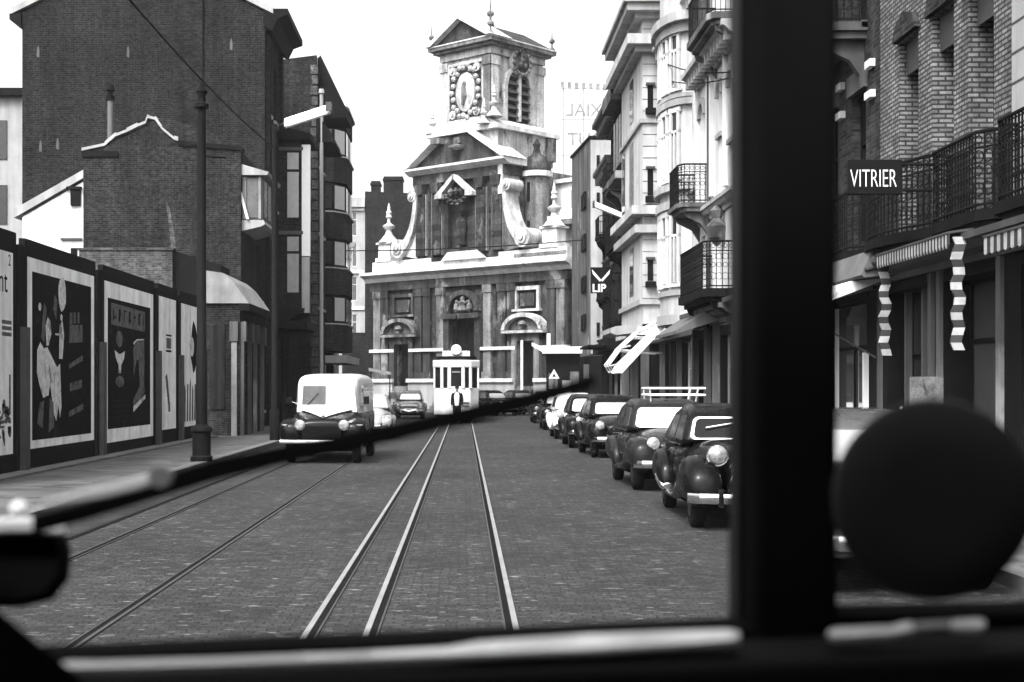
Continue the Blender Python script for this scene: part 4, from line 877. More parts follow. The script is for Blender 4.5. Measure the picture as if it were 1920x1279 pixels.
# --- shop blinds
def stripes(x0, x1, y, z0, z1, n, mA, r, scallop=True, name='valance', axis='x'):
    t = MB()
    for k in range(n):
        p, q = x0 + (x1 - x0) * k / n, x0 + (x1 - x0) * (k + 1) / n; m = (p + q) / 2; zz = z0 + (.03 if scallop else 0)
        t.prism([(p, zz), (m, z0 - .02), (q, zz), (q, z1), (p, z1)], 'y', y - .008, y + .008)
    alternate(t, name, CANVASL, CANVASD, r, 7)
r = thing('striped_blind', 'striped scalloped blind with hanging side curtains over the shop door', 'awning', (6.6, Y1 + .1, 0), RT, 'striped shop blinds')
stripes(2.0, 5.05, -.6, 3.48, 3.64, 50, CANVAS, r)
o = MB(); o.prism([(-.02, 3.72), (-.62, 3.642), (-.62, 3.67), (-.02, 3.76)], 'x', 2.0, 5.05); o.build('canvas', TRIMM, r)
def curtain(x, y, z0, z1, n, ph=0, nm='side_curtain'):
    t = MB()
    for k in range(n):
        z, zz = z1 - (z1 - z0) * k / n, z1 - (z1 - z0) * (k + 1) / n
        d0, d1 = .02 * math.sin(k * .9 + ph), .02 * math.sin((k + 1) * .9 + ph); e0, e1 = .025 * math.sin(k * 1.7 + ph), .03 * math.sin((k + 1) * 1.7 + ph)
        t.add([(x + d0, y - .065 + e0, z), (x + d0 + .02, y + .065 + e0, z), (x + d1 + .02, y + .065 + e1, zz), (x + d1, y - .065 + e1, zz), (x + d0 + .03, y - .065 + e0, z), (x + d0 + .05, y + .065 + e0, z), (x + d1 + .05, y + .065 + e1, zz), (x + d1 + .03, y - .065 + e1, zz)],
            [(0, 1, 2, 3), (7, 6, 5, 4), (0, 3, 7, 4), (1, 5, 6, 2), (0, 4, 5, 1), (3, 2, 6, 7)])
    alternate(t, nm, CANVASL, CANVASD, r, 6)
curtain(5.05, -.5, 2.2, 3.6, 15); curtain(2.0, -.5, 2.2, 3.6, 15, 1.5)
r = thing('striped_blind', 'short striped valance of the shop window at right edge', 'awning', (6.6, Y1 - 6.15, 0), RT, 'striped shop blinds')
stripes(0, 4.0, -.6, 3.28, 3.46, 40, CANVAS, r, False)
o = MB(); o.prism([(-.02, 3.55), (-.62, 3.462), (-.62, 3.49), (-.02, 3.6)], 'x', 0, 4.0); o.build('canvas', TRIMM, r)
r = thing('rolled_awning', 'grey half folded awning with white underside next to the pillar', 'awning', (6.6, Y0, 0), RT)
o = MB(); o.prism([(-.1, 3.86), (-.5, 3.8), (-.66, 3.42), (-.62, 3.38), (-.05, 3.45)], 'x', .2, 5.2); o.build('canvas', CANVASG, r)
o = MB(); o.prism([(-.05, 3.42), (-.66, 3.37), (-1.0, 3.1), (-.97, 3.07)], 'x', .2, 4.6); o.build('flap', CANVAS, r)
o = MB(); o.tube([(5.22, -.1, 3.6), (5.22, -.62, 3.5)], .03); o.tube([(2.0, -1.0, 3.1), (4.2, -.15, 2.2)], .014); o.tube([(5.3, -.5, 3.62), (5.6, -.2, 3.62)], .09, 10); o.build('arm', IRONG, r)
# pale posts and goods by the shop window
r = thing('display_rack', 'white upright rack standing at the glazier shop window by the pillar', 'rack', (6.6, Y0, 0), RT)
o = MB()
for x in (.75, 3.38): o.box(x, x + .09, -.14, -.06, .13, 2.85 - (x > 2) * .55)
for x in (1.6,): o.box(x, x + .05, -.12, -.06, .13, 3.1)
o.box(2.5, 3.38, -.12, -.07, 1.0, 1.05); o.box(.75, 3.4, -.2, -.06, .62, .74); o.build('frame', SIGNW, r)
r = thing('goods_pile', 'heap of light glass jars and baskets below the shop window', 'goods', (6.05, 24.3, .12))
o = MB()
for k in range(9):
    a, c = random.uniform(-.3, .3), random.uniform(-1.2, 1.2); rr = random.uniform(.12, .2); o.lathe([(rr * .7, 0), (rr, .1), (rr * .8, .35), (rr * .5, .42), (rr * .55, .5)], (a, c, 0), 'z', 10)
o.build('jar', CURTSKY, r); o = MB(); o.lathe([(.25, .5), (.3, .75), (.28, .76)], (0, .3, 0), 'z', 12); o.lathe([(.2, .5), (.26, .7)], (.1, -.6, 0), 'z', 12); o.build('basket', PLASTL, r)
r = thing('shop_placard', 'grey placard standing in the dark shop doorway', 'placard', (6.1, 18.75, .13))
o = MB(); o.box(-.22, .22, 0, .03, .9, 1.75); o.tube([(-.18, .02, 0), (-.18, .02, .9)], .02); o.tube([(.18, .02, 0), (.18, .02, .9)], .02); o.build('board', PAPERM, r)
r = thing('bright_spot', 'small white bottle on a stand left of the grey placard in doorway', 'spot', (5.72, 18.6, .13))  # made-up white form standing for a bright spot in the shop
o = MB(); o.lathe([(.035, .98), (.05, 1.0), (.05, 1.2), (.02, 1.28), (.02, 1.36)], (0, 0, 0), 'z', 10); o.build('spot', SIGNW, r, True); o = MB(); o.box(-.14, .14, -.14, .14, 0, .978); o.build('stand', TRIMD, r)
# --- white framed awning down the street
r = thing('framed_awning', 'steep white shop awning on open tube frame, right side', 'awning', (6.85, 49.5, 0), RT)
o = MB(); o.prism([(-.1, 3.95), (-.1, 4.05), (-1.75, 2.45), (-1.85, 2.2), (-1.75, 2.18)], 'x', 1.2, 3.6); o.build('canvas', CANVAS, r)
o = MB()
for x in (-.6, .25, 1.1):
    o.tube([(x, -.1, 4.05), (x, -.9, 3.6), (x, -1.5, 3.05), (x, -1.9, 2.5), (x, -1.75, 2.25), (x, -1.4, 2.35)], .035, 6)
for (y, z) in ((-.3, 3.95), (-.9, 3.6), (-1.5, 3.05), (-1.85, 2.45)): o.tube([(-.6, y, z), (3.6, y, z + .02)], .03, 6)
for x in (-.6, .25, 1.1): o.tube([(x, -.1, 2.9), (x, -1.55, 3.0)], .025, 5); o.tube([(x, -.1, 3.4), (x, -1.1, 3.45)], .025, 5)
o.build('frame', TRIML, r)
r = thing('shop_canopy', 'grey canted shop canopy under the arched house balcony', 'canopy', (6.75, 41.5, 0), RT)
o = MB(); o.prism([(-.05, 4.0), (-1.25, 3.2), (-1.25, 3.12), (-.05, 3.5)], 'x', .6, 4.6); o.build('canvas', CANVASG, r)
r = thing('shop_canopy', 'pale curved shop canopy edge above the tube framed awning', 'canopy', (6.75, 52.6, 0), RT)
o = MB(); o.prism([(0, 3.75), (-1.3, 3.6), (-1.5, 3.68), (-1.5, 3.85), (-1.3, 3.92), (0, 4.02)], 'x', -1.5, 1.6); o.build('roof', PLASTL, r)
# --- kiosk with white canopy near the church
r = thing('kiosk', 'street kiosk with flat white canopy right of the church door', 'kiosk', (5.45, 80.5, 0), R(-6))
o = MB(); o.box(-1.0, 1.25, -.5, .9, 3.62, 4.0); o.prism([(-1.0, 3.7), (-1.0, 4.0), (-1.02, 4.0), (-1.6, 4.25), (-1.6, 4.05)], 'y', -.3, .9); o.build('canopy', SIGNW, r)
o = MB(); o.box(-.75, -.55, -.35, -.15, 4.0, 4.75); o.build('sign_post', SIGNW, r)
o = MB(); o.box(-.8, 1.1, 0, .8, 0, 3.61); o.build('booth', TRIMD, r)
for k, (x, z) in enumerate(((-.65, 1.6), (.1, 1.2), (.55, 1.7))): MB().box(x, x + .5, -.04, -.002, z, z + .9).build('poster', (PAPERM, PLASTL, PAPERM)[k], r)
r = thing('road_sign', 'small white triangular road sign in front of the church', 'road sign', (5.0, 79, 0))
o = MB(); o.prism([(-.3, 2.2), (.3, 2.2), (0, 2.72)], 'y', -.02, .02); o.build('plate', SIGNW, r)
o = MB(); o.prism([(-.11, 2.29), (.11, 2.29), (0, 2.49)], 'y', -.026, -.021); o.build('symbol', SIGND, r); MB().tube([(0, .05, 0), (0, .05, 2.6)], .03).build('post', IRONG, r)
r = thing('church_flagpole', 'thin white pole in front of the right church door', 'pole', (3.75, 92.2, 0))
MB().lathe([(.09, 0), (.09, 4.7), (.05, 4.75)], (0, 0, 0), 'z', 8).build('pole', SIGNW, r)
# --- rooftop letters seen from behind
r = thing('rooftop_sign', 'glare paled rooftop advertising letters seen from behind above the grey block', 'sign', (9.2, 150, 0))
def back(s, size, z, x): text('lettering', s, size, GLARE, r, (x, 0, z), (PI / 2, 0, PI), .05, 'LEFT', 1.0)
back('PEXIAL', 1.85, 30.3, 7.3); back('TOUT', 1.9, 27.2, 6.9)
o = MB()
for k in range(9): o.box(1.0 + .75 * k, 1.35 + .75 * k, -.05, .05, 33.3 - .05 * k, 33.9 - .04 * k)
for x in (1.3, 3.4, 5.5, 7.6): o.tube([(x, .3, 17), (x, .3, 33.5)], .05, 4)
for z in (26.2, 30.0, 33.2): o.tube([(.5, .25, z), (8.2, .25, z)], .04, 4)
o.build('framework', GLARE, r)
tag(MB().box(5, 25, 150.5, 160, 0, 17.5).build('distant_house', PLASTL), 'plain distant building carrying the rooftop letters', 'house')
# --- wires across the street between pale houses
def wire(lab, pts, rr=.014):
    P = [Vector(p) for p in pts]; q = []
    for i in range(13):
        t = i / 12; p = P[0].lerp(P[1], t); p.z -= .012 * (P[1] - P[0]).length * 4 * t * (1 - t); q.append(p)
    tag(MB().tube(q, rr, 5).build('wire', IRON), lab, 'wire', 'overhead wires')
wire('upper wire between the bay house and the arched house', ((6.42, 45.5, 12.1), (6.6, 35.5, 9.6)), .02)
wire('lower wire between the bay house and the arched house', ((6.5, 46.5, 11.8), (6.6, 35.5, 9.45)), .02)
wire('sagging wire across the blank party wall above the posters', ((-5.8, 16, 8.6), (-5.72, 43, 8.95)), .02)
wire('thin wire crossing in front of the church cornice', ((-7.0, 79, 9.3), (6.6, 79, 9.9)), .03)
# ================================================================== VEHICLES (local: front towards -y, x to the right of the picture)
def crv(st, sub=4):
    """smooth interpolation of stations"""
    out = []
    n = len(st)
    for i in range(n - 1):
        p0, p1, p2, p3 = st[max(i - 1, 0)], st[i], st[i + 1], st[min(i + 2, n - 1)]
        for k in range(sub):
            t = k / sub
            out.append([.5 * ((2 * b) + (c - a) * t + (2 * a - 5 * b + 4 * c - d) * t * t + (3 * b - a - 3 * c + d) * t ** 3) for a, b, c, d in zip(p0, p1, p2, p3)])
    out.append(list(st[-1])); return out
def blobloft(mb, st, e=3.0, n=20, sub=4, taper=0):
    """stations (y, xc, hw, zb, zt)"""
    rings = []
    for y, xc, hw, zb, zt in crv(st, sub):
        zm, hh = (zb + zt) / 2, max(.01, (zt - zb) / 2); hw = max(.01, hw); r_ = []
        for k in range(n):
            w = 2 * PI * (k + .5) / n; c, s = math.cos(w), math.sin(w)
            cz = math.copysign(abs(s) ** (2 / e), s); r_.append((xc + hw * math.copysign(abs(c) ** (2 / e), c) * (1 - taper * cz), y, zm + hh * cz))
        rings.append(r_)
    return mb.loft(rings)
def hwz(z, z0, w0, z1, w1): return w0 + (w1 - w0) * (z - z0) / (z1 - z0)
def car(lab, x, y, S, paint, rz=0, scr=WSCR, side=GLASS, name='parked_car', cat='car', group='cars parked along the right kerb', chrome=CHROME, wheelr=.32):
    r = thing(name, lab, cat, (x, y, 0), rz, group)
    b = MB(); blobloft(b, S['body'], S.get('e', 3.2), 24); 
    cp = S['cabin']; z0, w0, z1, w1 = S['cw']
    body = b.build('body', paint, r, True)
    c = MB(); L_ = [(-hwz(z, z0, w0, z1, w1), yy, z) for yy, z in cp]; Rr = [(-a, b_, d) for a, b_, d in L_]; n = len(cp)
    c.add(L_ + Rr, [tuple(range(n))] + [tuple(range(n, 2 * n))[::-1]] + [(i, (i + 1) % n, n + (i + 1) % n, n + i) for i in range(n)])
    cab = c.build('cabin', paint, r, True, S.get('bev', .1), 4)
    # windscreen on the first strip, frame and panes
    def strip(i, f0, f1, m, nm, off=.012, inset=.86, parent=cab):
        a, b_ = cp[i], cp[i + 1]; d = Vector((0, b_[0] - a[0], b_[1] - a[1])); nn = Vector((0, -d.z, d.y)).normalized()
        if nn.z < 0: nn = -nn
        P = []
        for f in (f0, f1):
            q = Vector((0, a[0], a[1])) + d * f; w = hwz(q.z, z0, w0, z1, w1) * inset; P.append((q, w))
        ring = []
        rc = .09; 
        def pt(u, v):
            q = P[0][0].lerp(P[1][0], v); w = P[0][1] + (P[1][1] - P[0][1]) * v; return q + nn * off + Vector((u * w, 0, 0))
        for (cu, cv, a0) in ((.86, .2, -90), (.86, .8, 0), (-.86, .8, 90), (-.86, .2, 180)):
            for k in range(4):
                w = R(a0 + 30 * k); ring.append(pt(cu + .14 * math.cos(w), cv + .2 * math.sin(w)))
        return MB().loft([[tuple(p - nn * .02) for p in ring], [tuple(p) for p in ring]]).build(nm, m, parent), ring
    fr = chrome if S.get('chromescreen') else paint
    w_, _ = strip(0, .12, .90, fr, 'windscreen_frame', .012, .88)
    ws, ring = strip(0, .17, .84, scr, 'windscreen', .016, .82, r)
    if S.get('wiper'):
        p = ring[5] if False else ring[9]; q = (ring[12] + ring[3]) / 2
        MB().tube([tuple(ring[5].lerp(ring[9], .25) + Vector((0, -.03, 0))), tuple(ring[9].lerp(ring[13], .55).lerp(ring[2], .12) + Vector((0, -.03, .02)))], .011, 5).build('wiper', SIGNW, ws)
    if len(cp) > 4: strip(len(cp) - 3, .2, .8, side, 'rear_window', .012, .55, r)
    for s in (-1, 1):
        for (ya, yb, yc, yd, za, zb) in S['sidewin']:
            q = [(ya, za), (yb, za), (yd, zb), (yc, zb)]
            cq = (sum(t[0] for t in q) / 4, sum(t[1] for t in q) / 4)
            v1 = [(s * (hwz(zz, z0, w0, z1, w1) + .008), yy, zz) for yy, zz in q]; v0 = [(a - s * .02, b_, c_) for a, b_, c_ in v1]
            MB().loft([v0, v1]).build('side_window', side, r)
        MB().tube([(s * (w0 + .015), S['sidewin'][0][0] - .1, z0 - .02), (s * (w0 + .015), S['sidewin'][-1][1] + .2, z0 - .02)], .012, 5).build('belt_strip', chrome if S.get('belt') else paint, r)
        if S.get('handles', True): MB().tube([(s * (w0 + .03), S['sidewin'][0][1] - .12, z0 - .1), (s * (w0 + .03), S['sidewin'][0][1] + .02, z0 - .1)], .015, 5).build('door_handle', chrome, r)
        for ys in S.get('seams', (S['sidewin'][0][0] - .06, S['sidewin'][0][1] + .05, S['sidewin'][-1][1] + .06)):
            st = min(crv(S['body'], 8), key=lambda q: abs(q[0] - ys)); zm, hh = (st[3] + st[4]) / 2, (st[4] - st[3]) / 2; P_ = []
            for k in range(7):
                z = st[3] + .08 + (st[4] - st[3] - .1) * k / 6; P_.append((s * (st[2] * max(0, 1 - abs((z - zm) / hh) ** S.get('e', 3.2)) ** (1 / S.get('e', 3.2)) + .001), ys, z))
            MB().tube(P_, .007, 4).build('door_seam', RUBBER, body)
        # fenders
        for k, st in enumerate(S['fenders']):
            f = MB(); blobloft(f, [(a, s * xc, hw, zb, zt) for a, xc, hw, zb, zt in st], 2.6, 18); fo = f.build('fender', S.get('fpaint', paint), r, True)
            if k == 1 and S.get('guard'):
                blobloft(MB(), st, 2.6); g = MB(); blobloft(g, [(a - .012, s * xc, hw * 1.03, zb, zb + (zt - zb) * .48) for a, xc, hw, zb, zt in st[:3]], 2.6, 14); g.build('stone_guard', chrome, fo, True)
        for wy in S['axles']:
            wx = s * S['track']; wr_ = wheelr
            t = MB().lathe([(wr_ * .62, -.085), (wr_ * .93, -.08), (wr_, -.05), (wr_, .05), (wr_ * .93, .08), (wr_ * .62, .085)], (wx, wy, wr_), 'x', 22).build('wheel', TYRE, r, True)
            MB().lathe([(wr_ * .3, .10), (wr_ * .58, .09), (wr_ * .6, .07)] if s > 0 else [(wr_ * .3, -.10), (wr_ * .58, -.09), (wr_ * .6, -.07)], (wx, wy, wr_), 'x', 18).build('hubcap', S.get('hub', DGREYP), t, True)
        hx, hy, hz, hr = S['lamp']
        h = MB().lathe([(hr * .25, hy + .28), (hr * .75, hy + .15), (hr * 1.08, hy + .02), (hr * 1.1, hy - .015)], (s * hx, 0, hz), 'y', 16).build('headlight', chrome if S.get('chromelamp') else paint, r, True)
        MB().lathe([(hr * .98, hy - .016), (hr * .8, hy - .05), (hr * .3, hy - .07)], (s * hx, 0, hz), 'y', 16).build('lens', LENS, h, True)
    # grille, bumper, plate
    gw0, gw1, gz0, gz1, gy = S['grille']
    g = MB(); g.prism([(-gw0, gz0), (gw0, gz0), (gw1, gz1 - .08), (gw1 * .6, gz1), (-gw1 * .6, gz1), (-gw1, gz1 - .08)], 'y', gy, gy + .12); gr = g.build('grille', SIGND, r)
    bars = MB()
    if S.get('gridv'):
        for k in range(7): xx = (-1 + k / 3) * gw0 * .85; bars.box(xx - .008, xx + .008, gy - .012, gy - .001, gz0 + .03, gz1 - .07)
    elif S.get('chevron'):
        for zc in (.12, .32): 
            for s in (-1, 1): bars.prism([(0, gz0 + zc + .2), (s * gw0 * .9, gz0 + zc), (s * gw0 * .9, gz0 + zc + .045), (0, gz0 + zc + .25)], 'y', gy - .015, gy - .001)
        for s in (-1, 1): bars.tube([(s * gw0, gy, gz0), (s * gw1, gy, gz1 - .08), (s * gw1 * .55, gy, gz1)], .014, 5)
    else:
        for k in range(4): zz = gz0 + .05 + (gz1 - gz0 - .15) * k / 3; bars.box(-gw0 * .95, gw0 * .95, gy - .014, gy - .001, zz, zz + .028)
    bars.build('grille_bars', chrome, gr)
    bz, bw, by = S['bumper']
    o = MB(); pts = [(-bw, by + .22, bz), (-bw * .85, by + .07, bz), (-bw * .4, by, bz), (0, by - .01, bz - S.get('dip', 0)), (bw * .4, by, bz), (bw * .85, by + .07, bz), (bw, by + .22, bz)]
    o.loft([[(p[0], p[1] - .025, p[2] - .06), (p[0], p[1] - .04, p[2]), (p[0], p[1] - .025, p[2] + .06), (p[0], p[1] + .02, p[2] + .05), (p[0], p[1] + .02, p[2] - .05)] for p in pts])
    for s in (-1, 1): o.box(s * bw * .55 - .03, s * bw * .55 + .03, by - .05, by + .03, bz - .1, bz + .12)
    bo = o.build('bumper', chrome, r, True)
    MB().box(-.6, .6, S['axles'][0] - .25, S['axles'][1] + .3, .2, .42).build('underbody', RUBBER, r)
    return r
def mirrorfix(): pass
TRAC = dict(body=[(.42, 0, .22, .45, .92), (.6, 0, .30, .42, .98), (1.1, 0, .46, .38, 1.03), (1.6, 0, .62, .35, 1.06), (2.3, 0, .70, .33, 1.02), (3.3, 0, .70, .33, 1.0), (4.05, 0, .6, .38, .86), (4.38, 0, .42, .45, .66)], e=3.2,
    cabin=[(1.58, 1.0), (1.80, 1.38), (2.1, 1.49), (2.7, 1.52), (3.3, 1.42), (3.85, 1.15), (4.1, .9)], cw=(1.0, .68, 1.5, .54), bev=.09, chromescreen=True, wiper=True,
    sidewin=[(1.78, 2.5, 1.92, 2.5, 1.04, 1.36), (2.6, 3.3, 2.6, 3.15, 1.04, 1.36)],
    fenders=[[(-.06, .58, .07, .34, .50), (.0, .60, .19, .30, .68), (.2, .62, .23, .28, .84), (.55, .64, .22, .34, .90), (.95, .67, .17, .36, .80), (1.35, .69, .13, .30, .56), (1.7, .7, .11, .26, .36), (2.3, .71, .1, .25, .32), (2.75, .72, .1, .25, .33)],
             [(2.62, .74, .08, .32, .48), (2.72, .745, .13, .30, .68), (3.0, .75, .15, .38, .82), (3.35, .75, .15, .44, .86), (3.75, .72, .14, .40, .74), (4.1, .66, .1, .36, .54), (4.3, .62, .05, .4, .46)]],
    guard=True, axles=(.52, 3.4), track=.645, lamp=(.43, .22, .91, .125), chromelamp=True, grille=(.30, .2, .42, .92, .30), chevron=True, bumper=(.40, .82, -.18), hub=DGREYP)
S40 = dict(body=[(.12, 0, .3, .42, .74), (.22, 0, .48, .36, .86), (.7, 0, .62, .32, .98), (1.35, 0, .70, .3, 1.03), (2.2, 0, .74, .3, 1.02), (3.2, 0, .73, .3, .99), (3.9, 0, .62, .34, .86), (4.2, 0, .46, .4, .68)], e=3.0,
    cabin=[(1.36, .98), (1.72, 1.40), (2.05, 1.52), (2.75, 1.54), (3.3, 1.42), (3.75, 1.15), (3.98, .9)], cw=(1.0, .69, 1.5, .56), bev=.11,
    sidewin=[(1.66, 2.4, 1.86, 2.4, 1.05, 1.38), (2.5, 3.2, 2.5, 3.05, 1.05, 1.37)],
    fenders=[[(-.04, .60, .08, .38, .62), (.04, .61, .20, .32, .80), (.3, .64, .22, .34, .89), (.7, .66, .2, .42, .89), (1.15, .68, .15, .36, .72), (1.6, .71, .11, .28, .46), (2.6, .73, .09, .26, .34)],
             [(2.45, .74, .08, .32, .5), (2.6, .745, .13, .32, .68), (2.95, .75, .15, .42, .82), (3.3, .74, .15, .44, .83), (3.7, .7, .13, .4, .72), (4.05, .64, .08, .4, .54)]],
    axles=(.55, 3.12), track=.67, lamp=(.60, .02, .80, .115), chromelamp=True, grille=(.30, .36, .42, .78, .06), bumper=(.46, .80, -.14), chromescreen=False)
SMALL = dict(S40); SMALL.update(lamp=(.47, .06, .80, .115), grille=(.2, .26, .42, .92, .08), gridv=True, chromescreen=True,
    cabin=[(1.30, .98), (1.55, 1.42), (1.9, 1.52), (2.7, 1.53), (3.3, 1.42), (3.7, 1.15), (3.95, .9)])
PONT = dict(S40); PONT.update(body=[(.02, 0, .45, .42, .70), (.1, 0, .66, .34, .82), (.6, 0, .76, .3, .92), (1.3, 0, .78, .28, .98), (2.2, 0, .79, .28, 1.0), (3.3, 0, .78, .3, .97), (4.0, 0, .7, .34, .86), (4.3, 0, .55, .4, .7)], e=4.0,
    lamp=(.60, .02, .72, .1), grille=(.42, .46, .44, .68, -.02), dip=.05)
BEET = dict(body=[(.15, 0, .32, .36, .55), (.22, 0, .42, .34, .68), (.5, 0, .5, .32, .86), (.9, 0, .58, .3, .98), (1.4, 0, .66, .3, 1.04), (2.4, 0, .68, .3, 1.02), (3.3, 0, .6, .32, .92), (3.9, 0, .45, .36, .68), (4.05, 0, .3, .4, .55)], e=2.6,
    cabin=[(1.22, 1.0), (1.52, 1.38), (1.9, 1.49), (2.4, 1.48), (2.95, 1.32), (3.5, 1.02), (3.7, .85)], cw=(1.0, .64, 1.5, .5), bev=.13,
    sidewin=[(1.5, 2.25, 1.68, 2.2, 1.06, 1.36), (2.35, 2.85, 2.3, 2.6, 1.06, 1.33)],
    fenders=[[(.12, .56, .08, .4, .55), (.18, .57, .17, .36, .7), (.45, .59, .19, .42, .8), (.8, .6, .18, .42, .76), (1.2, .62, .12, .3, .5), (1.6, .66, .08, .26, .34)], [(2.5, .66, .08, .3, .42), (2.7, .66, .13, .34, .64), (3.1, .66, .15, .44, .76), (3.5, .62, .14, .42, .66), (3.85, .58, .08, .4, .5)]],
    axles=(.62, 3.02), track=.62, lamp=(.58, .22, .66, .1), chromelamp=True, grille=(.04, .03, .5, .62, .2), bumper=(.42, .74, -.02))
car('black saloon with pointed grille nearest the dark cab pillar', 3.53, 17.2, TRAC, BLACKP, R(-1.6), GLASSD, GLASSD)
r2 = car('dark grey saloon carrying an empty roof rack', 3.62, 23.6, SMALL, DGREYP, R(1))
o = MB()
for z in (1.60, 1.72): o.tube([(-.28, 1.7, z), (.70, 1.7, z), (.70, 2.7, z), (-.28, 2.7, z), (-.28, 1.7, z)], .02, 6)
for s in (-.25, .55):
    for yy in (1.8, 2.6): o.tube([(s, yy, 1.48), (s * 1.08, yy, 1.72)], .015, 5)
for k in range(4): o.tube([(-.27, 1.75 + .26 * k, 1.60), (.69, 1.75 + .26 * k, 1.60)], .012, 5)
rk = o.build('roof_rack', SIGNW); tag(rk, 'white tubular roof rack strapped on the dark grey saloon', 'roof rack'); rk.location = (3.62, 23.6, 0); rk.rotation_euler = (0, 0, R(1))
car('black saloon with wide bright windscreen behind the roof rack car', 3.92, 34.7, S40, BLACKP, R(2))
car('black upright saloon with bright bumper, fourth car back from pillar', 3.75, 40.2, SMALL, BLACKP)
car('white saloon between two black cars in the parked row', 3.78, 47.0, S40, WHITEP)
car('low dark saloon just beyond the white parked saloon', 3.95, 57.0, PONT, BLACKP)
car('dark saloon with bright bumper at far end of parked row', 4.05, 67.5, PONT, DGREYP)
car('grey saloon with bright windscreen between the cab pillar and the dark disc', 3.75, 11.75, S40, GREYP)
car('dark car far off in front of the church, right of tram', 2.75, 84.5, S40, BLACKP, R(30), group='cars standing before the church')
car('dark car close to the white pole before the church', 4.2, 86.5, S40, DGREYP, R(20), group='cars standing before the church')
car('pale rounded little car half hidden behind the delivery van', -3.15, 47.2, BEET, LIGHTP, R(1), name='small_car', group='oncoming traffic in left lane')
car('grey saloon with bright grille and bumper beside the tram', -2.95, 76.5, PONT, GREYP, 0, name='oncoming_car', group='oncoming traffic in left lane')

# --- delivery van
v = thing('delivery_van', 'dark delivery van with white upper body and V shaped two tone nose', 'van', (-3.22, 32.2, 0), R(-1.5), 'oncoming traffic in left lane')
o = MB(); blobloft(o, [(1.04, 0, .64, .62, 1.86), (1.14, 0, .70, .55, 1.98), (1.5, 0, .74, .5, 2.04), (3.0, 0, .76, .5, 2.07), (4.6, 0, .76, .5, 2.04), (4.8, 0, .7, .55, 1.95)], 7, 32); o.build('body', WHITEP, v, True)
o = MB(); blobloft(o, [(1.0, 0, .70, .5, 1.16), (1.1, 0, .76, .45, 1.18), (3, 0, .785, .45, 1.2), (4.6, 0, .785, .45, 1.2), (4.85, 0, .73, .5, 1.16)], 8, 28); o.build('lower_body', BLACKP, v, True)
# bonnet with V shaped white centre
o = MB(); blobloft(o, [(.1, 0, .52, .5, .92), (.2, 0, .62, .46, 1.02), (.6, 0, .72, .45, 1.14), (1.05, 0, .80, .45, 1.26)], 3.4, 24); o.build('bonnet', BLACKP, v, True)
o = MB(); 
def bz(y, x): return 1.02 + .24 * max(0, (y - .2)) / .85 + .018 - .05 * (abs(x) / .8) ** 3
rows = 8; rings = []
for k in range(rows + 1):
    y = .22 + (1.08 - .22) * k / rows; hw = max(.01, .72 * (k / rows) ** .85)
    rings.append([(hw * t, y, 1.03 + .245 * ((y - .2) / .88) ** .75 - .05 * abs(hw * t / .8) ** 2 + .0) for t in (-1, -.5, 0, .5, 1)] + [(hw * t, y + .02, 1.06 + .245 * ((y - .2) / .88) ** .75 - .05 * abs(hw * t / .8) ** 2) for t in (1, .5, 0, -.5, -1)])
o.loft(rings); o.build('nose_panel', WHITEP, v, True)
MB().lathe([(.03, .16), (.05, .2), (.03, .26)], (0, 0, 1.06), 'y', 8).build('badge', CHROME, v)
for s in (-1, 1):
    f = MB(); blobloft(f, [(.0, s * .72, .12, .5, .75), (.08, s * .72, .24, .45, .92), (.4, s * .74, .27, .5, 1.02), (.75, s * .76, .25, .5, 1.0), (1.1, s * .8, .17, .4, .8), (1.4, s * .84, .1, .35, .55)], 2.8, 18); fo = f.build('fender', BLACKP, v, True)
    h = MB().lathe([(.05, .3), (.11, .1), (.125, .0)], (s * .50, 0, .88), 'y', 14).build('headlight', CHROME, v, True); MB().lathe([(.115, -.001), (.09, -.04), (.03, -.05)], (s * .50, 0, .88), 'y', 14).build('lens', LENS, h, True)
    MB().tube([(s * .78, .02, .86), (s * .9, .12, .86)], .035, 8).build('side_light', CHROME, v)
    MB().loft([[(s * .72, 1.35, 1.28), (s * .72, 1.95, 1.28), (s * .72, 1.95, 1.82), (s * .72, 1.5, 1.82)], [(s * .775, 1.35, 1.28), (s * .775, 1.95, 1.28), (s * .755, 1.95, 1.82), (s * .755, 1.5, 1.82)]]).build('side_window', GLASS, v)
    for wy in (.5, 3.7):
        t = MB().lathe([(.2, -.1), (.33, -.09), (.36, -.05), (.36, .05), (.33, .09), (.2, .1)], (s * .76, wy, .36), 'x', 20).build('wheel', TYRE, v, True); MB().lathe([(.08, s * .12), (.19, s * .1)], (s * .76, wy, .36), 'x', 14).build('hubcap', GREYP, t, True)
    MB().tube([(s * .74, 1.25, 1.35), (s * .9, 1.15, 1.4)], .014, 5).build('mirror_arm', CHROME, v)
    MB().box(s * .84, s * .97, 1.1, 1.13, 1.34, 1.52).build('mirror', SIGND, v)
wf = MB(); wf.loft([[(-.70, .93, 1.16), (.70, .93, 1.16), (.62, 1.0, 1.86), (-.62, 1.0, 1.86)], [(-.70, 1.06, 1.16), (.70, 1.06, 1.16), (.62, 1.16, 1.86), (-.62, 1.16, 1.86)]]).build('windscreen_frame', WHITEP, v)
for a, b, m in ((-.58, -.03, CURTD), (.03, .58, WSCR)):
    MB().loft([[(a, .925, 1.34), (b, .925, 1.34), (b * .96, .968, 1.77), (a * .96, .968, 1.77)], [(a, .96, 1.34), (b, .96, 1.34), (b * .96, 1.0, 1.77), (a * .96, 1.0, 1.77)]]).build('windscreen', m, v)
o = MB(); o.tube([(-.45, .91, 1.32), (-.2, .92, 1.6)], .01, 4); o.build('wiper', SIGND, v)
o = MB(); o.box(-.42, .42, .02, .1, .52, .86); g = o.build('grille', SIGND, v); o = MB()
